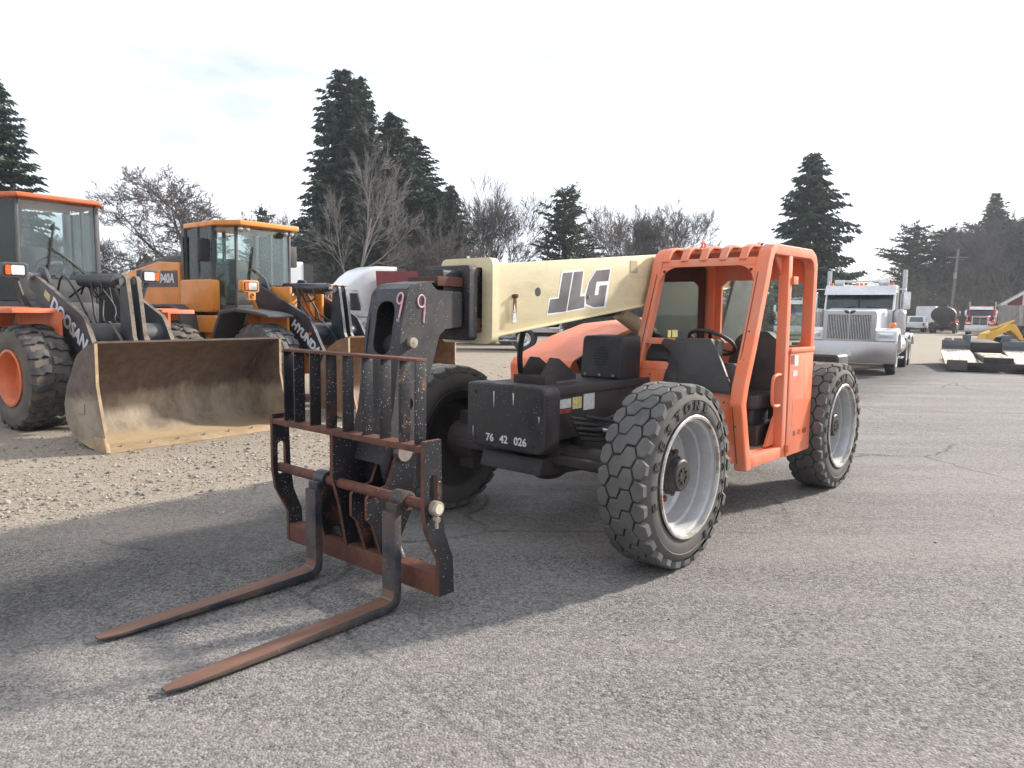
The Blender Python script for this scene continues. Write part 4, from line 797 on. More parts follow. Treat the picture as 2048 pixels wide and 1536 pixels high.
        if style == 2:
            mb = MB(); mb.bx(-2.99, -2.925, s*.93-.075, s*.93+.075, 1.80, 1.95); em = part('lamp_plate', mb, body, T, .006)
            mb = MB(); mb.tube([(-2.92, s*.93+.032*cos(t), 1.875+.04*sin(t)) for t in [i*.5 for i in range(12)]], .006, 5); mb.tube([(-2.92, s*.93+.02*sin(t*2), 1.875+.03*cos(t)) for t in [i*.5 for i in range(7)]], .005, 5); part('emblem', mb, 'letter', em)
    # cab
    fx, fy, by, bx_ = (-3.80, .57, .78, -5.2) if style == 1 else (-3.84, .60, .80, -5.15)
    zb, zt = (2.06, 3.24) if style == 1 else (1.95, 3.16)
    plan = [(fx, -fy), (fx, fy), (-4.25, by), (bx_, by), (bx_, -by), (-4.25, -by)]
    mb = MB(); mb.prism(plan, 'z', 1.35, 1.72); lo = [(x, y) for x, y in plan]
    cabp = part('cab', mb, 'grey', T, .02)
    mb = MB(); n = 10   # dashboard cowl: arched below the windscreen
    arch = [(-fy+2*fy*i/n, zb+.10*sin(pi*i/n)) for i in range(n+1)]
    mb.prism([(-fy, 1.7), (fy, 1.7)]+[(y, z) for y, z in arch[::-1]], 'x', fx-.10, fx-.005); part('cowl', mb, 'grey', cabp, .01)
    roof = [(fx+.12, -fy-.03), (fx+.12, fy+.03), (-4.2, by+.05), (bx_-.05, by+.03), (bx_-.05, -by-.03), (-4.2, -by-.05)] if style == 1 else [(fx+.22, -fy-.06), (fx+.22, fy+.06), (-4.1, by+.08), (bx_-.1, by-.02), (bx_-.1, -by+.02), (-4.1, -by-.08)]
    mb = MB(); mb.prism(roof, 'z', zt, zt+(.075 if style == 1 else .10)); part('roof', mb, body, cabp, .03, seg=3)
    tilt = .0
    for i, (x, y) in enumerate(plan):
        w_ = .035 if i < 2 else .055
        mb = MB(); mb.bar((x-.02, y*.985, 1.7), (x-.02 if i > 1 else x, y*.985, zt), w_*2 if i > 1 else .05, w_*2 if i > 1 else .05); part('pillar', mb, 'grey', cabp, .01)
    gm = 'glassd' if style == 1 else 'glass'
    for i in range(6):
        (xa, ya), (xb, yb) = plan[i], plan[(i+1) % 6]
        z0 = zb+.02 if i == 0 else 1.74 if i in (1, 5) or style == 2 and i in (2, 4) else 1.9
        mb = MB(); d = Vector((xb-xa, yb-ya, 0)).normalized(); nrm = Vector((d.y, -d.x, 0))
        p0 = Vector((xa, ya, 0))+d*.03; p1 = Vector((xb, yb, 0))-d*.03; v = []
        for q in (nrm*.0, nrm*.006):
            for p, z in ((p0, z0), (p1, z0), (p1, zt-.03), (p0, zt-.03)): v.append((p.x+q.x, p.y+q.y, z))
        mb.add(v, [(0, 1, 2, 3), (7, 6, 5, 4), (0, 4, 5, 1), (1, 5, 6, 2), (2, 6, 7, 3), (3, 7, 4, 0)]); part('windscreen' if i == 0 else 'cab_window', mb, gm if i == 0 else 'glass', cabp, smooth=False)
        if i in (2, 3, 4):   # solid lower half of doors and rear wall, and a frame bar
            mb = MB(); mb.bar((p0.x, p0.y, (z0+1.70)/2), (p1.x, p1.y, (z0+1.70)/2), .05, max(.03, z0-1.70)); part('door_panel' if i != 3 else 'rear_wall', mb, 'grey', cabp)
            q0 = p0.lerp(p1, .48); mb = MB(); mb.bar((q0.x, q0.y, z0), (q0.x, q0.y, zt), .06, .05); part('window_post', mb, 'grey', cabp, .006)
    mb = MB(); mb.prism(fillet(rect(-.24, .24, 0, .8), .1, 4), 'x', -.06, .06); mb.v = [(-4.75+x, y, 1.8+z) for x, y, z in mb.v]; mb.bx(-4.75, -4.25, -.25, .25, 1.72, 1.85); part('driver_seat', mb, 'vinyl', cabp, .03)
    mb = MB(); c_ = Vector((-4.12, 0, 2.28)); nr = Vector((-.7, 0, .7)); e1 = Vector((0, 1, 0)); e2 = nr.cross(e1)
    mb.tube([c_+(e1*cos(2*pi*i/20)+e2*sin(2*pi*i/20))*.2 for i in range(20)], .017, 6, closed=True); mb.bar(c_, c_-Vector((-.1, 0, .5)), .08, .08); mb.bar(c_-e1*.19, c_+e1*.19, .03, .02); part('steering_wheel', mb, 'blackp', cabp)
    # wiper
    wy = -.12 if style == 1 else -.30
    mb = MB(); mb.tube([(fx+.03, wy+.55, zb+.05), (fx+.04, wy+.25, zb+.30), (fx+.04, wy, zb+.48)], .012, 6); mb.tube([(fx+.03, wy+.60, zb+.05), (fx+.04, wy+.30, zb+.28), (fx+.04, wy+.02, zb+.44)], .009, 6)
    mb.bar((fx+.03, wy-.06, zb+.12), (fx+.03, wy+.05, zb+.85), .022, .03); part('wiper', mb, 'letter', cabp)
    if style == 1:
        mb = MB(); mb.prism(fillet(rect(.66, .86, 3.17, 3.27), .025), 'x', fx-.05, fx+.08); mb.bar((fx, .60, 3.2), (fx, .72, 3.16), .03, .03); part('work_lamp', mb, 'lamp', cabp, .008)
        mb = MB(); mb.tube([(-5.35, .74, 1.9), (-5.35, .75, 2.35), (-5.42, .75, 2.42), (-5.8, .75, 2.42)], .02, 8); part('hand_rail', mb, 'steel', T)
        mb = MB(); mb.ball((fx-.03, .52, 3.12), (.03, .05, .06), 10, 6); part('inside_mirror', mb, 'letter', cabp)
        lettering('L25 0', .06, (fx+.010, .25, 3.1), (0, 1, 0), (0, 0, 1), 'stencil', cabp, 'chalk_number', ext=.0004)
    else:
        for y in (-.56, -.42, .44, .57):
            mb = MB(); mb.ball((fx+.10, y, zt-.05), (.045, .05, .05), 10, 6); part('work_lamp', mb, 'lamp', cabp)
        mb = MB(); mb.ball((fx+.04, .34, zt-.10), (.04, .09, .06), 10, 6); part('inside_mirror', mb, 'letter', cabp)
        for s in (-1, 1):
            mb = MB(); mb.prism(fillet(rect(s*.98-.10, s*.98+.10, 2.50, 2.92), .04), 'x', -4.30, -4.22); mb.tube([(-4.25, s*.80, 2.75), (-4.26, s*.92, 2.75)], .012, 6); part('side_mirror', mb, 'letter', cabp, .01)
        mb = MB(); mb.prism(fillet(rect(-5.08, -4.06, 1.58, 2.18), .07, 4), 'y', -.98, -.80); part('side_box', mb, body, T, .03, seg=3)
        mb = MB(); mb.prism(fillet(rect(-4.9, -3.95, 1.20, 1.52), .08, 4), 'y', -.95, -.78); part('step_panel', mb, body, T, .02)
        mb = MB(); mb.bx(-4.9, -3.7, -.85, .85, .75, 1.22); part('centre_frame', mb, body, T, .02)
        mb = MB(); mb.cyl((-5.36, -.62, 2.4), (-5.36, -.62, 2.98), .13, n=16); mb.ball((-5.40, -.62, 3.04), (.16, .14, .10), 12, 8); part('air_intake', mb, 'blackp', T)
        mb = MB(); mb.tube([(-5.12, -.84, 1.7), (-5.12, -.86, 3.0)], .015, 6); part('hand_rail', mb, 'letter', T)
    # engine end
    hb = [(-5.25, 1.2), (-5.25, 2.52), (-6.0, 2.56), (-6.9, 2.42), (-7.65, 2.26), (-7.8, 2.0), (-7.8, 1.2)] if style == 2 else [(-5.3, 1.2), (-5.3, 2.15), (-6.2, 2.15), (-7.4, 2.05), (-7.6, 1.7), (-7.6, 1.2)]
    mb = MB(); mb.prism(fillet(hb, .08), 'y', -.88, .88); eh = part('engine_hood', mb, body, T, .05, seg=3)
    if style == 2:
        mb = MB(); mb.prism(fillet([(-5.27, 2.50), (-5.27, 2.66), (-5.9, 2.66), (-6.7, 2.52), (-6.75, 2.46), (-6.0, 2.53)], .04), 'y', -.80, .80); part('hood_top', mb, 'grey', eh, .03)
        mb = MB(); mb.prism([(-5.32, 2.06), (-5.32, 2.37), (-6.65, 2.37), (-6.65, 2.06)], 'y', -.892, -.881); part('hood_stripe', mb, 'grey', eh)
        lettering('HL940A', .24, (-5.83, -.895, 2.215), (1, 0, 0), (0, 0, 1), 'stencil', eh, 'model_lettering', bold=.008, ext=.002, shear=.15)
    for s in (-1, 1):
        a, b = sorted((s*.70, s*1.27)); mb = MB(); mb.prism([(-4.45, 1.0), (-4.62, 1.55), (-4.95, 1.72), (-6.0, 1.72), (-6.3, 1.4), (-6.24, 1.37), (-5.95, 1.66), (-4.98, 1.66), (-4.68, 1.5), (-4.52, 1.0)], 'y', a, b); part('fender', mb, 'grey' if style == 2 else body, T, .01)
    mb = MB(); mb.bx(-7.9, -6.2, -1.15, 1.15, .6, 1.25); mb.bx(-6.2, -4.6, -.5, .5, .5, 1.25); mb.bx(-4.7, -3.5, -.28, .28, .5, 1.0); part('rear_frame', mb, body, T, .03)
    # lettering on the arm facing the camera side
    d = Vector((.85, 0, -.53)).normalized(); u = Vector((.53, 0, .85))
    if style == 1:
        lettering(text, .262, (-2.29, -.583, 1.415), d, u, 'decalw', T, 'arm_lettering', bold=.010, ext=.0015, shear=.12)
        mb = MB(); c0 = Vector((-2.88, -.582, 1.80)); q = [c0+d*a+u*b for a, b in ((-.09, -.05), (.09, -.05), (.09, .05), (-.09, .05))]; mb.add([(p.x, y, p.z) for y in (-.582, -.584) for p in q], [(0, 1, 2, 3), (7, 6, 5, 4)]); part('arm_label', mb, 'yellowl', T)
    else:
        lettering(text, .20, (-1.93, -.583, 1.16), Vector((.80, 0, -.60)), Vector((.6, 0, .8)), 'decalw', T, 'arm_lettering', bold=.010, ext=.0015, shear=.1)
        mb = MB(); mb.cyl((-1.83, -.58, 1.24), (-1.83, -.592, 1.24), .03, n=12); part('arm_reflector', mb, 'amber', T)
    return T
L1 = make_loader(1, 'charcoal-armed wheel loader with red-orange rims and a large brown bucket, at the left edge', (-3.88, 9.245, 0), RAD(-35), 'arm1', 'body1', 'bucket1', 'DOOSAN')
L2 = make_loader(2, 'amber wheel loader with black lift arms, parked behind the brown-bucketed loader', (-1.617, 11.955, 0), RAD(-35), 'arm2', 'body2', 'bucket2', 'HYUNDAI')
# ---------------------------------------------------------------- trucks and things standing in the yard
M['blue'] = mat('blue truck paint', (.05, .12, .26), .3, nv=.08, dirt=(.2, .22, .25), da=.3, coat=.4)
M['red'] = mat('red truck paint', (.38, .02, .025), .35, nv=.08, dirt=(.2, .04, .04), da=.3, coat=.3)
M['dred'] = mat('dark red paint', (.16, .015, .02), .4, nv=.1)
M['tyret'] = mat('truck rubber', (.03, .03, .031), .8, nv=.2, dirt=(.08, .075, .07), da=.35)
M['alu'] = mat('polished aluminium', (.62, .63, .64), .25, metal=.9, nv=.04, dirt=(.5, .49, .47), da=.12, dsoft=.25, dr=.4)
M['grille'] = mat('dark grille back', (.03, .03, .032), .5)
M['yellow'] = mat('machine yellow', (.66, .36, .04), .42, nv=.08, dirt=(.4, .25, .08), da=.32)
def truck_wheel():
    t = MB(); t.lathe([(-.13, .29), (-.14, .40), (-.12, .48), (-.10, .50), (.10, .50), (.12, .48), (.14, .40), (.13, .29)], 30)
    w = MB(); w.lathe([(.13, .295), (.135, .27), (.09, .25), (.07, .17), (.10, .12), (.12, .11), (.12, .001)], 24); w.lathe([(-.13, .295), (-.1, .25), (.07, .17)], 24)
    for i in range(8): a = i*pi/4; w.cyl((.15*cos(a), .085, .15*sin(a)), (.15*cos(a), .12, .15*sin(a)), .016, n=6)
    return t.mesh('tyre', ['tyret']), w.mesh('wheel', ['alu'])
TKW = truck_wheel()
def tk_wheel(T, x, y, s):
    w = link('wheel', TKW[1], T); w.location = (x, y, .5); w.rotation_euler = (0, x, 0 if s > 0 else pi); link('tyre', TKW[0], w)
def make_truck(label, loc, rz, body='white', sleeper=0., roof=2.62, stacks=True, visor=True, aero=False, cargo=None, cargom='white', rear=7.6, detail=2, group='trucks parked in the yard', tanks=True, fx=1.15, boxh=0.):
    """conventional lorry: x forward, origin on the ground under the front bumper"""
    T = thing('truck', label, 'truck', loc, rz, group)
    for s in (1, -1):
        tk_wheel(T, -fx, s*1.02, s)
        for x in (-rear+.75, -rear+2.05): tk_wheel(T, x, s*1.02, s)
    mb = MB()
    for s in (1, -1): mb.bx(-rear, -.25, s*.42-.05, s*.42+.05, .62, .86)
    mb.bx(-rear, -rear+.1, -1.0, 1.0, .6, .85); mb.cyl((-fx, -.95, .5), (-fx, .95, .5), .06, n=8); mb.cyl((-rear+.75, -.95, .5), (-rear+.75, .95, .5), .1, n=8); mb.cyl((-rear+2.05, -.95, .5), (-rear+2.05, .95, .5), .1, n=8)
    part('chassis_frame', mb, 'frame', T)
    mb = MB()
    if aero:
        mb.prism(fillet(rect(-1.2, 1.2, .32, .88), .08), 'x', -.22, .0); part('bumper', mb, body, T, .06, seg=3)
    else:
        mb.prism(fillet(rect(-1.22, 1.22, .36, .96), .04), 'x', -.16, .0); part('bumper', mb, 'chrome', T, .025, seg=3)
        mb = MB(); mb.bx(.0, .012, -.22, .10, .56, .72); part('number_plate', mb, 'whitel', T)
    # hood
    h0, h1 = (1.15, 1.72) if aero else (1.78, 1.90); w0, w1 = (.95, .98) if aero else (.66, .84)
    mb = MB(); rings = []
    for x, w, z in ((-.18, w0, h0), (-.9, (w0+w1)/2, h0+(h1-h0)*.62), (-1.85, w1, h1)):
        rings.append([(x, y, zz) for y, zz in fillet([(-w, .80), (-w, z), (w, z), (w, .80)], [0, .12, .12, 0], 4)])
    mb.loft(rings, True); part('hood', mb, body, T, 0, ang=40)
    if not aero:
        mb = MB(); mb.prism(fillet(rect(-.68, .68, .94, 1.80), .06), 'x', -.20, -.04, holes=[rect(-.56, .56, 1.02, 1.70)]); gs = part('grille_surround', mb, 'chrome', T)
        mb = MB(); mb.bx(-.18, -.10, -.57, .57, 1.01, 1.71); part('grille_back', mb, 'grille', gs)
        if detail > 1:
            for i in range(27):
                y = -.54+1.08*i/26; mb = MB(); mb.bx(-.10, -.065, y-.007, y+.007, 1.02, 1.70); part('grille_bar', mb, 'alu', gs)
            mb = MB(); mb.bx(-.10, -.045, -.018, .018, 1.02, 1.71); part('grille_bar', mb, 'chrome', gs)
            mb = MB()
            for s in (1, -1): mb.prism([(s*.0, 1.74), (s*.05, 1.82), (s*.16, 1.82), (s*.12, 1.755), (s*.05, 1.72)], 'x', -.045, -.03)
            part('grille_emblem', mb, 'grille', gs)
        else:
            mb = MB(); mb.bx(-.10, -.06, -.02, .02, 1.02, 1.7); mb.bx(-.10, -.06, -.56, .56, 1.25, 1.28); mb.bx(-.10, -.06, -.56, .56, 1.45, 1.48); part('grille_bar', mb, 'chrome', gs)
    else:
        mb = MB(); mb.prism(fillet(rect(-.55, .55, .78, 1.12), .08), 'x', -.2, -.165); gs = part('grille', mb, 'grille', T, .01)
        for z in (.84, .93, 1.02): mb = MB(); mb.bx(-.17, -.15, -.52, .52, z, z+.03); part('grille_bar', mb, 'chrome', gs)
    for s in (1, -1):   # fenders with headlamps, steps, tanks, stacks, mirrors
        a, b = sorted((s*.66, s*1.2)); mb = MB()
        mb.prism(fillet([(-.14, .97), (-.14, 1.26), (-.45, 1.33), (-1.1, 1.33), (-1.65, 1.15), (-1.82, .72), (-1.76, .72), (-1.6, 1.08), (-1.1, 1.2), (-.65, 1.12), (-.55, .97)], [.03, .06, .15, .15, .15, .01, .01, .12, .15, .1, .02]), 'y', a, b); fd = part('fender', mb, body, T, .025, seg=3)
        y0 = s*.94; mb = MB(); mb.prism(fillet(rect(y0-.19, y0+.19, 1.07, 1.21), .03), 'x', -.15, -.125); part('headlamp', mb, 'lamp', fd, .004)
        mb = MB(); mb.ball((-.55, s*1.05, 1.42), (.09, .1, .08), 10, 6); part('indicator', mb, 'amberb', fd)
        if tanks:
            mb = MB(); mb.cyl((-2.0, s*.92, .78), (-3.5, s*.92, .78), .30, n=20); part('fuel_tank', mb, 'alu', T)
            mb = MB(); mb.bx(-2.9, -1.95, min(s*.98, s*1.22), max(s*.98, s*1.22), .42, .46); mb.bx(-2.9, -1.95, min(s*.98, s*1.22), max(s*.98, s*1.22), .80, .84); part('step', mb, 'alu', T)
        if stacks:
            mb = MB(); xs = -3.25-sleeper; mb.cyl((xs, s*1.08, 1.1), (xs, s*1.08, roof-.1), .10, n=14); mb.cyl((xs, s*1.08, roof-.1), (xs, s*1.08, roof+.55), .075, n=14); mb.prism([(0, 0), (.0, .0), (.0, .0)], 'x', 0, 0); mb = MB(); mb.cyl((xs, s*1.08, 1.1), (xs, s*1.08, roof-.25), .11, n=16); mb.cyl((xs, s*1.08, roof-.3), (xs, s*1.08, roof+.5), .075, n=16); part('exhaust_stack', mb, 'chrome', T)
            mb = MB(); mb.cyl((-1.72, s*1.10, 1.2), (-1.72, s*1.10, 1.78), .17, n=18); mb.cyl((-1.72, s*1.10, 1.78), (-1.72, s*1.10, 1.86), .19, .12, n=18); part('air_cleaner', mb, 'chrome', T)
        mb = MB(); mb.prism(fillet(rect(s*1.27-.085, s*1.27+.085, 1.88, 2.38), .03), 'x', -2.0, -1.90); mb.tube([(-1.95, s*1.25, 2.38), (-1.97, s*1.22, 2.47), (-2.05, s*.95, 2.47)], .015, 6); mb.tube([(-1.95, s*1.25, 1.88), (-2.05, s*.96, 1.85)], .015, 6); part('side_mirror', mb, 'alu', T, .01)
    # cab: front wall with the windscreen set back
    zf = 1.86; zr = roof; cw = .96
    sidep = [(-1.80, .95), (-1.80, zf), (-2.06, zr-.06), (-2.2, zr), (-3.12, zr), (-3.12, .95)]
    mb = MB(); wz = [(-2.02, 1.62), (-2.06, 1.9), (-2.2, zr-.22), (-2.85, zr-.22), (-2.85, 1.62)]
    for s in (1, -1): a, b = sorted((s*cw, s*(cw-.05))); mb.prism(sidep, 'y', a, b, holes=[wz])
    mb.prism([(-2.06, zr-.06), (-2.2, zr), (-3.12, zr), (-3.12, zr-.05), (-2.2, zr-.05), (-2.1, zr-.1)], 'y', -cw+.05, cw-.05); mb.bx(-3.12, -3.07, -cw+.05, cw-.05, .95, zr-.05); mb.bx(-3.1, -1.82, -cw+.05, cw-.05, .95, 1.0); mb.bx(-1.84, -1.805, -cw+.05, cw-.05, 1.0, zf)
    cb = part('cab', mb, body, T, 0)
    mb = MB(); mb.prism([(-1.82, zf+.0), (-2.075, zr-.08), (-2.085, zr-.08), (-1.835, zf)], 'y', -cw+.05, cw-.05); part('windscreen', mb, 'glassk', cb)
    mb = MB(); mb.bar((-1.815, 0, zf), (-2.07, 0, zr-.08), .05, .03); mb.tube([(-1.80, -.45, zf+.03), (-1.84, -.1, zf+.10)], .012, 5); mb.tube([(-1.80, .2, zf+.10), (-1.80, .7, zf+.02)], .012, 5); part('wiper_and_pillar', mb, 'letter', cb)
    for s in (1, -1):
        mb = MB(); mb.prism(wz, 'y', s*(cw-.03)-.004, s*(cw-.03)+.004); part('door_window', mb, 'glassk', cb)
        mb = MB(); mb.bx(-2.78, -2.62, min(s*cw, s*(cw+.03)), max(s*cw, s*(cw+.03)), 1.45, 1.49); part('door_handle', mb, 'letter', cb)
    if visor:
        mb = MB(); mb.prism([(-1.78, zr-.30), (-2.02, zr-.02), (-2.06, zr-.03), (-1.82, zr-.31)], 'y', -.97, .97); part('sun_visor', mb, body if not stacks else 'alu', cb, .006)
    for y in (-.84, -.12, 0, .12, .84):
        mb = MB(); mb.prism(fillet(rect(y-.045, y+.045, zr, zr+.07), .02), 'x', -2.3, -2.2); part('marker_lamp', mb, 'amberb', cb, .006)
    if stacks and detail > 1:
        mb = MB(); mb.tube([(-2.25, -.65, zr+.12), (-2.25, .65, zr+.12)], .03, 8)
        for s in (1, -1): mb.bx(-2.32, -2.15, s*.62-.13, s*.62+.13, zr+.01, zr+.16)
        part('air_horn', mb, 'alu', cb, .006)
    if sleeper:
        x1 = -3.12-sleeper; rt_ = roof+(1.22 if aero else .05); mb = MB(); prof = [(-3.0, .95), (-3.0, 1.9), (x1, 1.9), (x1, .95)]; cw2 = 1.18
        rings = []
        st = [(-1.95, zr-.02, .8), (-2.2, zr+.28, .95), (-2.6, zr+.66, 1.08), (-3.1, zr+1.0, 1.15), (-3.7, zr+1.2, 1.18), (x1, rt_, 1.18)] if aero else [(-3.13, rt_, 1.1), (x1, rt_, 1.1)]
        for x, z, w in st:
            zb_ = zr-.06 if x > -3.1 else .95
            rings.append([(x, y, zz) for y, zz in fillet([(-w, zb_), (-w, z), (w, z), (w, zb_)], [0, .22, .22, 0], 5)])
        mb.loft(rings, True); sl = part('sleeper', mb, body, T, 0, ang=45)
        if aero:
            [part('side_extender', MB().bx(x1-.5, x1, s*1.18-.02, s*1.18+.02, .95, rt_-.1), 'grille', T) for s in (1, -1)]
            for s in (1, -1):
                a, b = sorted((s*.95, s*1.18)); mb = MB(); mb.bx(x1, -1.95, a, b, .35, .9); part('chassis_fairing', mb, body, T, .04)
    if cargo == 'tank':
        c = MB(); prof = [(-rear-.15, .001), (-rear-.14, .75), (-rear-.02, .98), (-rear+.1, 1.0), (-4.0, 1.0), (-3.9, .9), (-3.8, .001)]
        c.lathe([(x, r) for x, r in prof], 28, (0, 0, 1.92), ax='x'); c.v = [(x, y*1.12, 1.92+(z-1.92)*.88) for x, y, z in c.v]; tk = part('tank', c, cargom, T, 0, ang=40)
        mb = MB(); mb.cyl((-rear+1.2, 0, 2.75), (-rear+1.2, 0, 2.98), .3, n=14); mb.bx(-rear, -4.2, -.3, .3, 2.76, 2.84); part('tank_walkway', mb, 'frame', tk)
        mb = MB()
        for s in (1, -1): mb.bx(-rear-.12, -rear+.05, s*.95-.28, s*.95+.28, .35, 1.05)
        mb.bx(-rear-.16, -rear-.1, -1.1, 1.1, .95, 1.15); part('rear_guard', mb, 'frame', T, .02)
        for s in (1, -1): mb = MB(); mb.bx(-rear-.185, -rear-.165, s*.8-.12, s*.8+.12, 1.0, 1.1); part('tail_lamp', mb, 'red', T)
    if cargo == 'dump':
        mb = MB(); q = [(-3.5, 1.1), (-3.45, 2.75+boxh), (-rear-.3, 2.75+boxh), (-rear-.15, 1.1)]
        for s in (1, -1): a, b = sorted((s*1.2, s*1.14)); mb.prism(q, 'y', a, b)
        mb.bx(-rear-.15, -3.5, -1.14, 1.14, 1.05, 1.15); mb.bx(-3.52, -3.45, -1.14, 1.14, 1.15, 2.9+boxh); mb.bx(-rear-.25, -rear-.18, -1.14, 1.14, 1.15, 2.6+boxh); db = part('dump_body', mb, cargom, T)
        for i in range(7):
            x = -3.7-i*(rear-3.6)/6.5
            for s in (1, -1): mb = MB(); mb.bx(x-.05, x+.05, min(s*1.2, s*1.26), max(s*1.2, s*1.26), 1.1, 2.75); part('body_rib', mb, cargom, db)
    if cargo == 'plate':
        mb = MB(); mb.prism(fillet([(-rear+3.0, .95), (-rear+2.9, 1.08), (-rear+2.2, 1.14), (-rear+1.5, 1.08), (-rear+1.35, .9), (-rear+1.42, .9), (-rear+1.6, 1.03), (-rear+2.2, 1.08), (-rear+2.85, 1.0)], .04), 'y', -1.2, 1.2); part('rear_fender', mb, body, T, .01)
        mb = MB()
        mb.prism(fillet([(-rear+1.3, .75), (-rear+1.2, 1.02), (-rear+.6, 1.1), (-rear-.1, .98), (-rear-.25, .7), (-rear-.2, .7), (-rear-.05, .92), (-rear+.6, 1.03), (-rear+1.15, .96)], .04), 'y', -1.2, 1.2); part('rear_fender', mb, body, T, .01)
        mb = MB(); mb.bx(-rear-.1, -rear+2.6, -.45, .45, 1.05, 1.16); part('fifth_wheel', mb, 'steel', T, .02)
    return T
WSH = RAD(-122)
make_truck('white heavy tractor with tall chrome grille and twin exhaust stacks, beside the orange cab', (9.42, 20.65, 0), WSH, 'white', 0, 2.60, True, True, cargo='plate', rear=7.0)
make_truck('blue tractor with chrome grille, seen through the rear window of the orange cab', (19.0, 50.0, 0), RAD(-112), 'blue', 1.2, 2.75, True, True, cargo=None)
make_truck('white low-roof tractor, seen through the side window of the orange cab', (10.0, 40.5, 0), RAD(-100), 'white', 1.0, 2.7, False, False, aero=False)
make_truck('silver-white tractor standing side-on, its wheels showing under the cream boom', (2.2, 32.2, 0), RAD(-4), 'white', 1.6, 2.5, True, True, rear=7.4, fx=1.65)
make_truck('white high-roof sleeper truck between the amber loader and the black boom head', (-10.6, 36.8, 0), RAD(-140), 'white', 1.75, 2.72, False, False, aero=True)
make_truck('white high-roof sleeper truck half hidden behind the amber loader cab', (-15.0, 34.9, 0), RAD(-140), 'white', 1.75, 2.80, False, False, aero=True)
make_truck('white-cabbed dump truck with a dark red body, mostly behind the black boom head', (.9, 37.6, 0), RAD(-4), 'white', 0, 2.62, False, False, cargo='dump', cargom='dred', rear=7.4, boxh=.85)
# far right of the yard
make_truck('black tanker truck seen from behind in the far yard', (48.6, 82.6, 0), RAD(57), 'red', 0, 2.7, False, False, cargo='tank', cargom='frame', rear=7.9, detail=1)
make_truck('red tractor facing the camera in the far yard, near the red barn', (43.9, 69.3, 0), RAD(-124), 'red', 1.0, 2.75, True, True, detail=1)
make_truck('white day-cab tractor in the far yard, behind the white pickup', (51.5, 89.5, 0), RAD(40), 'white', .4, 2.9, False, False, detail=1)
make_truck('grey dump truck at the right edge, in front of the red barn', (49.6, 62.5, 0), RAD(4), 'red', 0, 2.7, False, True, cargo='dump', cargom='steel', rear=7.8, detail=1)
# pickup, seen from behind
def pickup(loc, rz):
    T = thing('pickup_truck', 'small white pickup truck beside the black tanker in the far yard', 'pickup', loc, rz)
    for x in (-1.0, -4.4):
        for s in (1, -1):
            w = link('wheel', TKW[1], T); w.location = (x, s*.82, .37); w.scale = (.74, .74, .74); w.rotation_euler = (0, 0, 0 if s > 0 else pi); link('tyre', TKW[0], w)
    mb = MB(); mb.prism(fillet([(-.05, .45), (-.02, .85), (-.3, 1.02), (-1.7, 1.08), (-5.5, 1.08), (-5.55, .5)], .06), 'y', -.95, .95); b = part('body', mb, 'white', T, .04)
    mb = MB(); rings = [[(x, y*w, z) for x, z in ((-1.75, 1.08), (-2.45, 1.75), (-3.4, 1.78), (-3.7, 1.08))] for y, w in ((-.9, 1), (.9, 1))]; mb.loft(rings, True); cb = part('cabin', mb, 'white', b, .05)
    mb = MB(); mb.prism([(-.68, 1.15), (.68, 1.15), (.6, 1.66), (-.6, 1.66)], 'x', -3.72, -3.6); mb.v = [(x+(z-1.15)*.5, y, z) for x, y, z in mb.v]; part('rear_window', mb, 'glassk', cb)
    for s in (1, -1):
        mb = MB(); mb.prism([(-2.05, 1.15), (-2.5, 1.62), (-3.3, 1.64), (-3.45, 1.15)], 'y', s*.905-.01, s*.905+.01); part('side_window', mb, 'glassk', cb)
        mb = MB(); mb.bx(-5.57, -5.5, s*.85-.07, s*.85+.07, .72, 1.02); part('tail_lamp', mb, 'red', b)
    mb = MB(); mb.bx(-5.66, -5.5, -.9, .9, .45, .62); part('rear_bumper', mb, 'chrome', b, .02)
pickup((46.6, 84.6, 0), RAD(57))
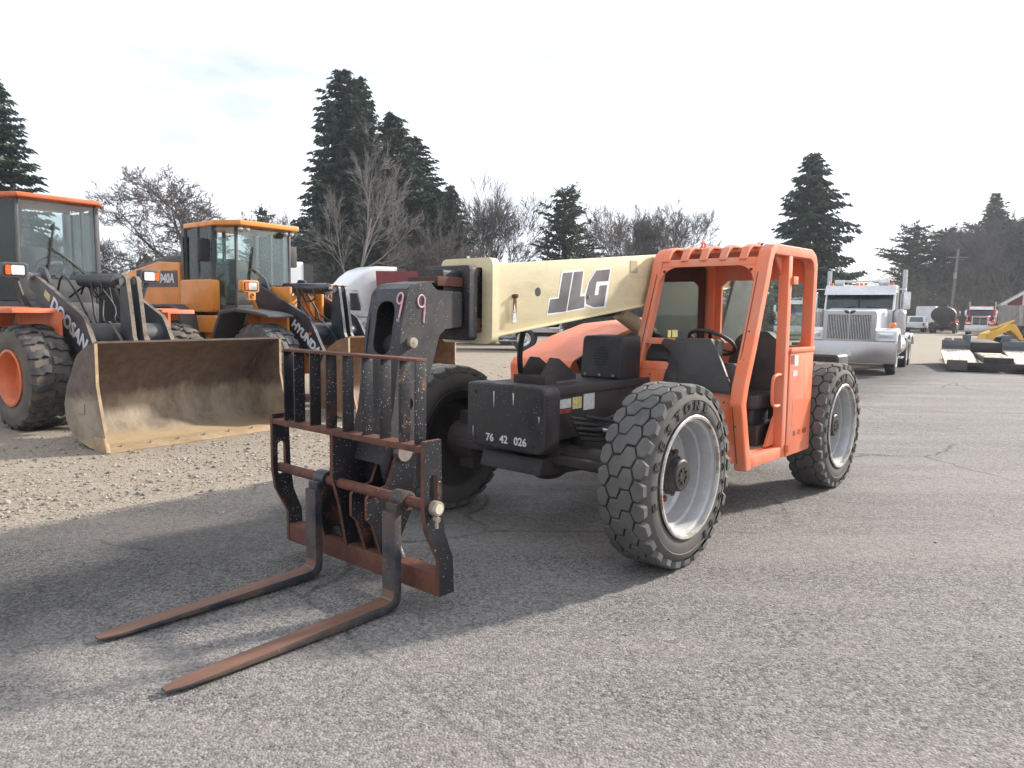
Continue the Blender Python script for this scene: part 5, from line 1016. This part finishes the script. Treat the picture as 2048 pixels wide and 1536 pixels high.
# low-loader trailer, its loading end towards the camera
M['plank'] = mat('bleached deck boards', (.60, .54, .44), .75, nv=.12, ns=3, dirt=(.42, .36, .28), da=.4, stretch=(.3, 6, 1))
M['trail'] = mat('blue-grey trailer paint', (.075, .085, .105), .5, nv=.12, dirt=(.15, .14, .13), da=.35)
TR = thing('lowboy_trailer', 'low flat trailer with pale plank decks and grey wheel boxes at the right edge', 'trailer', (14.57, 21.96, 0), RAD(-118))
mb = MB(); mb.bx(-4.2, -.05, -.38, .38, .30, .46); mb.bx(-9, -4.2, -.45, .45, .45, .8); mb.bx(-.12, .0, -1.3, 1.3, .06, .30); part('trailer_frame', mb, 'frame', TR, .01)
for s in (1, -1):
    for i in range(4):
        y = s*(.50+.225*i+.10); mb = MB(); mb.prism([(-.02, .20), (-.02, .245), (-4.1, .545), (-4.1, .50)], 'y', y-.108, y+.108); part('deck_plank', mb, 'plank', TR, .006)
    a, b = sorted((s*.42, s*1.30)); mb = MB(); mb.prism([(.0, .06), (.0, .195), (-4.1, .495), (-4.1, .2)], 'y', a, b); part('deck_side', mb, 'frame', TR)
    a, b = sorted((s*.80, s*1.34)); mb = MB(); mb.bx(.005, .12, a, b, .05, .37); part('bumper_block', mb, 'rubberd', TR, .02)
    a, b = sorted((s*.46, s*1.32)); mb = MB(); mb.bx(-4.75, -4.15, a, b, .35, .86); wb = part('wheel_box', mb, 'trail', TR, .02)
    for z in (.50, .66): mb = MB(); mb.bx(-4.15, -4.12, a+.04, b-.04, z, z+.03); part('box_rib', mb, 'trail', wb)
    a2, b2 = sorted((s*.46, s*.70)); mb = MB(); mb.bx(-4.6, -4.2, a2, b2, .87, 1.06); part('box_top', mb, 'trail', wb, .015)
    for y in (s*.83, s*1.13):
        mb = MB(); mb.lathe([(-.12, .25), (-.13, .36), (-.1, .43), (.1, .43), (.13, .36), (.12, .25)], 22, (-4.72, y, .50)); part('tyre', mb, 'tyret', TR)
for i in range(3):
    mb = MB(); x = -.5-1.15*i; mb.bx(x-.35, x+.35, -.34, .34, .46, .48); part('centre_board', mb, 'plank', TR, .004)
for s in (1, -1):
    mb = MB(); mb.bar((-.1, s*.34, .36), (-.55, s*.08, .52), .05, .03); part('latch_bar', mb, 'alu', TR)
# yellow excavator boom lying behind the trailer
EX = thing('excavator_arm', 'yellow bent machine arm with black linkage lying behind the low trailer', 'machine arm', (20.6, 31.2, 0), RAD(10))
mb = MB(); bp_ = fillet([(-.95, .55), (-.75, 1.0), (-.1, 1.22), (.30, 1.42), (.62, 1.38), (.95, .95), (1.15, .45), (1.02, .42), (.72, .88), (.35, 1.15), (-.3, .9), (-.6, .55)], .06)
mb.prism(bp_, 'y', -.22, .22); part('boom', mb, 'yellow', EX, .02)
mb = MB(); mb.cyl((.45, 0, 1.42), (-.45, 0, 1.18), .06, n=10); mb.cyl((.7, 0, 1.55), (.1, 0, 1.35), .05, n=10); part('arm_cylinder', mb, 'yellow', EX)
mb = MB(); mb.prism(fillet([(-.3, .5), (-.1, .85), (.35, .98), (.6, .75), (.5, .4)], .08), 'y', -.3, .3); part('linkage', mb, 'arm2', EX, .03)
mb = MB(); mb.tube([(-.2, -.32, .6), (.3, -.32, .72), (.55, -.32, .55)], .05, 8); mb.bx(-.7, .8, -.5, .5, 0, .42); part('cradle', mb, 'frame', EX)
# small yellow-roofed machine between the white trucks
YM = thing('compact_machine', 'small dark machine with a yellow roof between the two white sleeper trucks', 'machine', (-12.1, 45.5, 0), RAD(-110))
for s in (1, -1):
    mb = MB(); mb.bx(-1.4, .9, s*.75-.2, s*.75+.2, 0, .75); part('track', mb, 'rubberd', YM, .15, seg=3)
mb = MB(); mb.bx(-1.5, .8, -.7, .7, .6, 1.7); part('body', mb, 'grille', YM, .1)
mb = MB(); mb.bx(-.9, .85, -.8, .8, 2.85, 3.05); mb.bx(-1.3, -.4, -.5, .5, 3.05, 3.15); part('roof', mb, 'yellow', YM, .06)
for x in (-.85, .75):
    for y in (-.72, .72): mb = MB(); mb.bx(x-.05, x+.05, y-.05, y+.05, 1.65, 2.86); part('roof_post', mb, 'letter', YM)
mb = MB(); mb.bx(.7, .72, -.68, .68, 1.75, 2.8); part('front_window', mb, 'glassk', YM)
# barn, long shed, pole
BARN = thing('barn', 'red barn with white corner boards and a white gable window at the right edge', 'barn', (53.4, 80.0, 0), RAD(-31))
M['barn'] = mat('barn red siding', (.22, .035, .035), .8, nv=.12, dirt=(.14, .03, .03), da=.4, stretch=(1, 1, 9))
M['trim'] = mat('white wood trim', (.62, .62, .62), .6, nv=.08)
gab = [(0, 0), (9, 0), (9, 3.3), (4.5, 6.35), (0, 3.3)]
mb = MB(); mb.prism(gab, 'y', 0, 12); wl = part('wall', mb, 'barn', BARN)
for i in range(1, 30):
    z = i*.2; x0 = max(0, (z-3.3)/3.05*4.5); mb = MB(); mb.prism([(x0, z), (9-x0, z), (9-x0, z+.012), (x0, z+.012)], 'y', -.03, 0)
    if x0 < 4.3: part('siding_board', mb, 'barn', wl)
for x in (0, 9): mb = MB(); mb.bx(x-.12, x+.12, -.06, .1, 0, 3.2); part('corner_board', mb, 'trim', wl)
for s, p in ((1, (0, 3.3)), (-1, (9, 3.3))):
    mb = MB(); e = Vector((p[0]-s*.5, p[1]-.34)); t_ = Vector((4.5, 6.35)); n_ = Vector((0, .18)); mb.prism([tuple(e), tuple(t_), tuple(t_+n_), tuple(e+n_)], 'y', -.35, 12.3); rf = part('roof', mb, mat('weathered shingles', (.10, .095, .095), .9, nv=.2), BARN)
    mb = MB(); mb.prism([(e.x, e.y-.08), (t_.x, t_.y-.08), (t_.x, t_.y+.19), (e.x, e.y+.19)], 'y', -.42, -.34); part('barge_board', mb, 'trim', rf)
wx, wz_ = 1.95, 3.75; mb = MB(); mb.prism(rect(wx-.52, wx+.52, wz_-.75, wz_+.75), 'y', -.09, -.01, holes=[rect(wx-.38, wx+.38, wz_-.61, wz_+.61)]); wf = part('window', mb, 'trim', BARN)
mb = MB(); mb.bx(wx-.38, wx+.38, -.04, -.032, wz_-.61, wz_+.61); part('pane', mb, mat('pale curtained glass', (.42, .44, .45), .2), wf)
mb = MB(); mb.bx(wx-.38, wx+.38, -.07, -.045, wz_-.02, wz_+.02); mb.bx(wx-.02, wx+.02, -.07, -.045, wz_-.61, wz_+.61); part('muntin', mb, 'trim', wf)
SH = thing('long_shed', 'long low shed with green upper wall and white lower band behind the tanker', 'shed', (58.5, 112, 0), RAD(-10))
mb = MB(); mb.bx(0, 30, 0, 8, 0, 2.1); part('lower_wall', mb, 'trim', SH)
mb = MB(); mb.bx(-.05, 30.05, -.05, 8.05, 2.1, 3.35); part('upper_wall', mb, mat('faded green siding', (.045, .12, .085), .7, nv=.1), SH)
mb = MB(); mb.prism([(-.4, 3.35), (8.4, 3.35), (4, 4.0)], 'x', -.3, 30.3); part('roof', mb, mat('reddish roof edge', (.36, .16, .15), .7), SH)
for z in (1.75, 1.45, 1.2):
    mb = MB(); mb.bx(1.6, 5.0-(1.75-z)*2, -.012, -.004, z-.09, z+.09); part('painted_stripe', mb, mat('red painted lettering band', (.5, .08, .07), .6), SH)
UP = thing('utility_pole', 'grey wooden utility pole with crossarm among the right-hand trees', 'utility pole', (56.3, 95, 0))
M['polewood'] = mat('weathered pole wood', (.20, .18, .165), .9, nv=.2, stretch=(4, 4, .5))
mb = MB(); mb.cyl((0, 0, 0), (.45, 0, 10.4), .19, .13, n=10); part('pole', mb, 'polewood', UP)
mb = MB(); mb.bar((-.9, -.16, 9.3), (1.7, -.16, 9.3), .1, .12); part('crossarm', mb, 'polewood', UP)
mb = MB(); mb.cyl((.1, -.3, 6.6), (.1, -.3, 7.4), .2, n=12); part('transformer', mb, 'steel', UP)
for nm, a, b in (('telephone line', (.2, 0, 6.15), (40, -14, 6.3)), ('telephone line', (.2, 0, 6.3), (-38, 10, 6.1))):
    A, B = Vector(a), Vector(b); mb = MB(); mb.tube([A.lerp(B, i/14)-Vector((0, 0, 1.0*4*(i/14)*(1-i/14))) for i in range(15)], .022, 4); part('cable', mb, 'letter', UP)
# ---------------------------------------------------------------- trees
def leafmat(name, c1, c2):
    m = bpy.data.materials.new(name); m.use_nodes = True; t = m.node_tree; b = t.nodes['Principled BSDF']; L = t.links.new
    b.inputs['Roughness'].default_value = .8; b.inputs['Specular IOR Level'].default_value = .2
    oi = N(t, 'ShaderNodeTexCoord'); n = N(t, 'ShaderNodeTexNoise', i_Scale=.9, i_Detail=5.0); L(oi.outputs['Object'], n.inputs['Vector'])
    r = N(t, 'ShaderNodeValToRGB'); r.color_ramp.elements[0].color = (*c1, 1); r.color_ramp.elements[1].color = (*c2, 1); r.color_ramp.elements[0].position = .35; r.color_ramp.elements[1].position = .65; L(n.outputs['Fac'], r.inputs['Fac']); L(r.outputs['Color'], b.inputs['Base Color'])
    return m
M['needle'] = leafmat('spruce needles', (.030, .047, .040), (.095, .118, .088))
M['needle2'] = leafmat('pine needles', (.040, .058, .040), (.095, .115, .075))
M['bark'] = mat('grey brown bark', (.075, .064, .058), .9, nv=.25, ns=3)
M['barkp'] = mat('pale bark', (.22, .20, .185), .9, nv=.2, ns=3)
M['twig'] = mat('grey twigs', (.105, .09, .086), .9, nv=.2, ns=2)
M['brush'] = leafmat('dead brush', (.085, .075, .060), (.165, .148, .118))
class Tri:
    def __init__(s): s.v = []; s.f = []
    def tri(s, a, b, c): o = len(s.v); s.v += [a, b, c]; s.f.append((o, o+1, o+2))
    def mesh(s, name, mt):
        me = bpy.data.meshes.new(name); me.from_pydata([tuple(p) for p in s.v], [], s.f); me.materials.append(M[mt]); me.update(); return me
def conifer(seed, H, Rb, kind='spruce', sparse=1., z0=.04):
    r = random.Random(seed); crown = Tri(); wood = MB(); wood.tube([(0, 0, 0), (.03*H*.1, 0, H*.3), (0, .02, H*.7), (0, 0, H*.985)], [.019*H, .015*H, .008*H, .002*H], 8)
    nbr = int((H*(30 if kind == 'spruce' else 10))*sparse); a = 0
    lump = [(r.random()*6.28, r.random(), r.uniform(.7, 1.3)) for _ in range(14)]
    for k in range(nbr):
        t = 1-(1-(k+r.random())/nbr)**1.0; t = min(.985, t**1.12); z = H*(z0+(1-z0)*t)+r.gauss(0, .12); a += 2.399+r.gauss(0, .3)
        rad = Rb*(1-t)**.57*r.choice((.62, .8, .92, 1.0, 1.04, 1.15))*r.uniform(.85, 1.1)+.15
        for la, lt_, lg in lump:
            if abs(((a-la+3.14) % 6.28)-3.14) < .6 and abs(lt_-t) < .08: rad *= lg
        if kind == 'pine': rad = Rb*(max(.08, sin(pi*min(1, (1-t)*.90+.08)))**.7)*r.uniform(.4, 1.15)
        L_ = rad; d = Vector((cos(a), sin(a), 0)); side = Vector((-sin(a), cos(a), 0))
        droop = (.20+.28*(1-t)+r.uniform(-.25, .25)) if kind == 'spruce' else r.uniform(-.35, .05)
        lift = r.uniform(.05, .2) if kind == 'spruce' else .05
        P = lambda s: Vector((0, 0, z))+d*L_*s+Vector((0, 0, L_*(-droop*s+lift*s*s*1.6)))
        if L_ > .8: wood.tube([P(0), P(.5), P(.85)], [.010*L_+.01, .007*L_, .003], 3)
        ns = max(3, int(L_*4.6))
        for i in range(ns):
            s = (i+.6*r.random()+.35)/ns
            if s < .12: continue
            c = P(min(1, s)); wdt = (.20+.16*L_*(1.15-s))*r.uniform(.6, 1.25)
            for q in (-1, 1):
                tip = c+side*q*wdt*r.uniform(.6, 1.3)+d*wdt*.7*r.random()-Vector((0, 0, wdt*r.uniform(.0, .8) if kind == 'spruce' else -wdt*r.uniform(-.2, .6)))
                n_ = Vector((r.uniform(-.1, .1), r.uniform(-.1, .1), r.uniform(.06, .16)))
                crown.tri(c+d*.12, c-d*.14, tip); crown.tri(c+n_, tip, c-n_*1.4); m_ = c.lerp(tip, .55); crown.tri(m_+d*.13, m_-d*.1-Vector((0, 0, .06)), tip+d*.2-Vector((0, 0, .14)))
            if kind == 'spruce': dn = Vector((r.uniform(-.08, .08), r.uniform(-.08, .08), -r.uniform(.15, .5)*(1.1-.4*t))); crown.tri(c+side*.09, c-side*.09, c+dn); crown.tri(c+d*.10, c-d*.10, c+dn*.9)
            else:
                for q in range(4): v = Vector((r.gauss(0, .2), r.gauss(0, .2), r.gauss(.06, .15))); crown.tri(c+v+side*.1, c+v-side*.1, c+v*2.0+d*.08)
    return wood.mesh('trunk', ['bark']), crown.mesh('crown', 'needle' if kind == 'spruce' else 'needle2')
def baretree(seed, H, spread=.5, stems=1, crook=.16, levels=5, trunk=.018, low=.28, tmin=.013):
    r = random.Random(seed); W = MB(); Tw = MB()
    def grow(p, d, L_, rad, lv):
        n = 5 if lv < 2 else 4 if lv < 4 else 3; pts = [p]; rr = [rad]; dd = d.copy(); q = p.copy()
        for i in range(n):
            dd = (dd+Vector((r.gauss(0, crook), r.gauss(0, crook), r.gauss(.03, crook*.6)))).normalized(); q = q+dd*L_/n; pts.append(q.copy()); rr.append(max(tmin, rad*(1-.62*(i+1)/n)))
        (W if lv < 2 else Tw).tube(pts, rr, 6 if lv < 1 else 5 if lv < 2 else 3)
        if lv >= levels: return
        nc = (5 if lv == 0 else 4 if lv < 3 else 3)+r.randint(0, 1)
        for k in range(nc):
            s = low+(1-low)*(k+.7*r.random())/nc if lv == 0 else .25+.72*(k+r.random())/nc
            i = min(n-1, int(s*n)); f = s*n-i; c = pts[i].lerp(pts[i+1], f); ax_ = Vector((r.gauss(0, 1), r.gauss(0, 1), r.gauss(0, .35))).normalized(); base = (pts[i+1]-pts[i]).normalized()
            ang = spread*r.uniform(.75, 1.35); nd = (base*cos(ang)+(ax_-base*ax_.dot(base)).normalized()*sin(ang)).normalized()
            grow(c, nd, L_*r.uniform(.48, .74)*(1.05-.25*s if lv else 1.0-.3*s), max(tmin, rr[i]*r.uniform(.5, .68)), lv+1)
        if lv > 0: grow(pts[-1], dd, L_*.5, rr[-1], lv+1)
    for k in range(stems):
        a = 6.28*k/stems+r.random(); off = Vector((cos(a), sin(a), 0))*(.25 if stems > 1 else 0)
        grow(off, Vector((off.x*.5, off.y*.5, 1)).normalized(), H*(.62 if stems == 1 else .66)*r.uniform(.9, 1.05), trunk*H/(1 if stems == 1 else 1.7), 0)
    return W, Tw
def place(name, label, cat, tr, cr, loc, sc, rz, group):
    T = thing(name, label, cat, loc, rz, group); T.scale = sc if isinstance(sc, tuple) else (sc, sc, sc); link('trunk', tr, T); link('crown', cr, T); return T
def wp(px, d): return ((px-1024)/1468.05*d, d)
SPR = [conifer(1, 20, 4.7), conifer(2, 20, 4.0, sparse=.9), conifer(3, 14, 3.8)]; PIN = [conifer(4, 12, 2.9, 'pine', 1.1, .22), conifer(5, 12, 3.3, 'pine', 1.0, .15)]
con = [ # pixel column, distance, mesh, height scale, width scale, label
 (688, 62, SPR[1], 1.06, 1.22, 'tallest spruce of the dark cluster left of the boom'),
 (722, 66, SPR[0], 1.09, .95, 'spruce with the second highest tip, just right of the tallest one'),
 (784, 63, SPR[0], .90, 1.12, 'broad dark spruce on the right shoulder of the tall cluster'),
 (824, 67, SPR[1], .85, 1.35, 'spruce behind the right shoulder of the tall cluster'),
 (648, 60, SPR[2], .62, 1.0, 'short dark spruce at the left foot of the tall cluster'),
 (742, 57, SPR[2], .70, .85, 'short dense evergreen in front of the middle of the tall cluster'),
 (898, 61, SPR[2], .84, .72, 'small pointed spruce at the right end of the tall cluster'),
 (864, 64, SPR[2], .88, 1.0, 'rounded dark evergreen between the broad spruce and the small pointed one'),
 (668, 66, SPR[0], .70, 1.0, 'dark spruce behind the left foot of the tall cluster'),
 (-14, 44, SPR[0], .78, .95, 'spruce cut off by the left edge, above the charcoal-armed loader'),
 (1606, 64, SPR[2], 1.09, 1.18, 'large lone spruce rising behind the orange cab roof'),
 (1968, 112, SPR[1], 1.02, 1.0, 'thin tall conifer standing above the right-hand trees'),
 (2046, 100, SPR[0], .80, .9, 'dark spruce at the right edge above the barn')]
for px, d, ms, hs, ws, lb in con:
    x, y = wp(px, d); place('spruce_tree', lb, 'tree', ms[0], ms[1], (x, y, 0), (ws, ws, hs), px*.37, 'spruces beyond the yard')
pin = [(1122, 66, PIN[0], 1.02, 1.0, 'open-crowned pine above the middle of the cream boom'), (1165, 70, PIN[1], .74, .8, 'smaller pine just right of the open-crowned one'),
 (1012, 70, PIN[1], .46, .9, 'low pine right behind the boom collar'), (1088, 63, PIN[1], .42, 1.2, 'low bushy pine at the foot of the open-crowned pine'),
 (1812, 108, PIN[1], 1.22, 1.5, 'leftmost dark pine of the right-hand trees'), (1876, 112, PIN[0], 1.20, 1.9, 'dark pine behind the utility pole'),
 (1938, 118, PIN[1], 1.35, 1.7, 'dense pine right of the utility pole'), (2016, 108, PIN[0], 1.3, 1.8, 'dense pine behind the barn gable'), (1770, 125, PIN[1], .62, 1.6, 'low pine at the left end of the right-hand trees'), (530, 75, PIN[1], .95, .7, 'small pine tip above the amber loader roof')]
for px, d, ms, hs, ws, lb in pin:
    x, y = wp(px, d); place('pine_tree', lb, 'tree', ms[0], ms[1], (x, y, 0), (ws, ws, hs), px*.53, 'pines beyond the yard')
def bt_mesh(*a, mt='bark', **k):
    W, Tw = baretree(*a, **k); return W.mesh('trunk', [mt]), Tw.mesh('crown', ['twig' if mt == 'bark' else mt])
BT = [bt_mesh(27, 11.5, .80, 1, .15, 6, .026, .14, tmin=.012), bt_mesh(22, 13, .46, 1, .11, 5, .014, .3), bt_mesh(23, 12, .40, 3, .12, 4, .013, .3), bt_mesh(24, 13, .55, 1, .12, 5, .016, .25, mt='barkp', tmin=.009), bt_mesh(25, 10, .62, 1, .24, 4, .018, .35), bt_mesh(26, 12, .50, 2, .13, 5, .015, .3)]
bare = [(372, 50, 0, 1.08, 1.12, 'wide spreading bare tree with dark crooked limbs behind the amber loader'), (688, 54, 3, 1.10, .72, 'pale bare tree standing in front of the tall spruces'),
 (936, 66, 1, 1.08, .8, 'slender bare tree nearest the right end of the spruce cluster'), (962, 69, 2, 1.12, .9, 'bare tree with several stems above the boom head'), (1000, 67, 5, 1.06, .9, 'fine-twigged bare tree left of the low pine'),
 (1042, 72, 4, .70, .6, 'short crooked bare tree above the boom collar'), (1205, 70, 1, 1.0, .9, 'upright bare tree right of the pines'), (1236, 74, 5, 1.05, .9, 'pale bare tree behind the boom lettering'), (1286, 62, 4, 1.16, 1.0, 'dark forked bare tree left of the orange cab roof'),
 (1338, 72, 5, 1.05, .95, 'rounded bare tree just left of the orange cab'), (1400, 74, 3, 1.02, 1.0, 'rounded pale bare tree above the orange cab roof'), (1492, 78, 1, .66, .8, 'faint small bare tree left of the lone spruce'),
 (596, 70, 2, .86, .8, 'thin bare trees right of the amber loader cab'), (560, 76, 5, .98, .9, 'faint bare tree above the amber loader cab'), (632, 64, 1, .72, .8, 'small bare tree at the left foot of the spruces'), (840, 58, 2, .74, .9, 'slim bare stems in front of the right half of the spruce cluster'), (870, 56, 5, .62, .9, 'low bare tree behind the black boom head'),
 (1905, 104, 1, 1.25, 1.3, 'bare tree beside the utility pole'), (1945, 106, 5, 1.35, 1.5, 'dense bare tree right of the utility pole'), (1990, 102, 2, 1.3, 1.4, 'bare tree behind the barn roof slope'), (2030, 96, 1, 1.3, 1.3, 'bare tree behind the barn window'), (1855, 110, 5, .85, 1.2, 'bare tree above the tanker'), (110, 62, 5, .7, .9, 'faint bare twigs right of the left edge spruce'), (1668, 95, 5, .5, .9, 'small bare tree behind the lone spruce')]
for px, d, i, hs, ws, lb in bare:
    x, y = wp(px, d); place('bare_tree', lb, 'tree', BT[i][0], BT[i][1], (x, y, 0), (ws, ws, hs), px*.71, 'leafless trees beyond the yard')
# brush and far wood: one mass each
def brush(name, label, spans, seed, mt, per=1.0):
    r = random.Random(seed); t = Tri()
    for px0, px1, d0, d1, h0, h1, n in spans:
        for _ in range(int(n*per)):
            px = r.uniform(px0, px1); d = r.uniform(d0, d1); x, y = wp(px, d); H = r.uniform(h0, h1)*(.5+.5*r.random()); c = Vector((x, y, 0)); w = .012*d/50
            lean = Vector((r.gauss(0, .16), r.gauss(0, .16), 1)); top = c+lean*H
            t.tri(c+Vector((w*2, 0, 0)), c-Vector((w*2, 0, 0)), top)
            for k in range(7):
                s = r.uniform(.2, 1); p = c.lerp(top, s); q = p+Vector((r.gauss(0, .5), r.gauss(0, .5), r.uniform(.2, .9)))*H*.22; t.tri(p+Vector((0, 0, w)), p-Vector((0, 0, w)), q)
                for j in range(2): p2 = p.lerp(q, r.uniform(.4, 1)); q2 = p2+Vector((r.gauss(0, .35), r.gauss(0, .35), r.gauss(.1, .3))); t.tri(p2+Vector((w, 0, w)), p2-Vector((w, 0, w)), q2)
    o = link(name, t.mesh(name, mt)); return tag(o, label, 'undergrowth', kind='stuff')
brush('undergrowth', 'grey-brown leafless undergrowth along the edge of the yard', [(560, 960, 54, 66, 3, 7.5, 2600), (900, 1560, 70, 84, 2.5, 5.5, 2600), (-700, 560, 60, 80, 2.5, 5.5, 3600), (1500, 1760, 80, 100, 2, 5, 900), (1740, 2100, 95, 125, 4, 10, 1700)], 5, 'brush')
def bushes(name, label, spans, seed, mt):
    r = random.Random(seed); t = Tri()
    for px0, px1, d0, d1, h, n in spans:
        for _ in range(n):
            px = r.uniform(px0, px1); d = r.uniform(d0, d1); x, y = wp(px, d); hh = h*(.55+.45*sin(px*.037+seed)+.25*r.random()); z = hh*r.random()**.7; c = Vector((x, y, z))
            for k in range(5): a, b = [Vector((r.gauss(0, .22), r.gauss(0, .22), r.gauss(0, .2))) for _ in (0, 1)]; t.tri(c+a, c+b, c-a*.6+b*.3)
    o = link(name, t.mesh(name, mt)); return tag(o, label, 'undergrowth', kind='stuff')
bushes('evergreen_brush', 'dark evergreen scrub below the trees at the back of the yard', [(600, 950, 58, 68, 4.5, 2600), (960, 1500, 74, 82, 3.6, 2200), (-40, 330, 46, 54, 4.3, 1500), (330, 600, 66, 76, 4.0, 1300)], 3, 'brush')
bushes('far_wood', 'distant low wooded ridge at the horizon', [(-1300, 2700, 150, 190, 6.5, 12000), (1640, 2300, 120, 140, 9, 3500)], 9, 'needle2')
# ---------------------------------------------------------------- air
mb = MB(); mb.bx(-905, 905, -65, 905, -1, 27); hz = part('haze', mb, 'letter', None, smooth=False); hz['kind'] = 'stuff'; tag(hz, 'thin pale haze over the whole yard', 'haze', kind='stuff')
hm = bpy.data.materials.new('pale air'); hm.use_nodes = True; t = hm.node_tree; t.nodes.clear()
ho = N(t, 'ShaderNodeOutputMaterial'); pv = N(t, 'ShaderNodeVolumePrincipled'); pv.inputs['Density'].default_value = .0005; pv.inputs['Color'].default_value = (.80, .87, .96, 1); pv.inputs['Anisotropy'].default_value = .3
t.links.new(pv.outputs[0], ho.inputs['Volume']); hz.data.materials.clear(); hz.data.materials.append(hm)
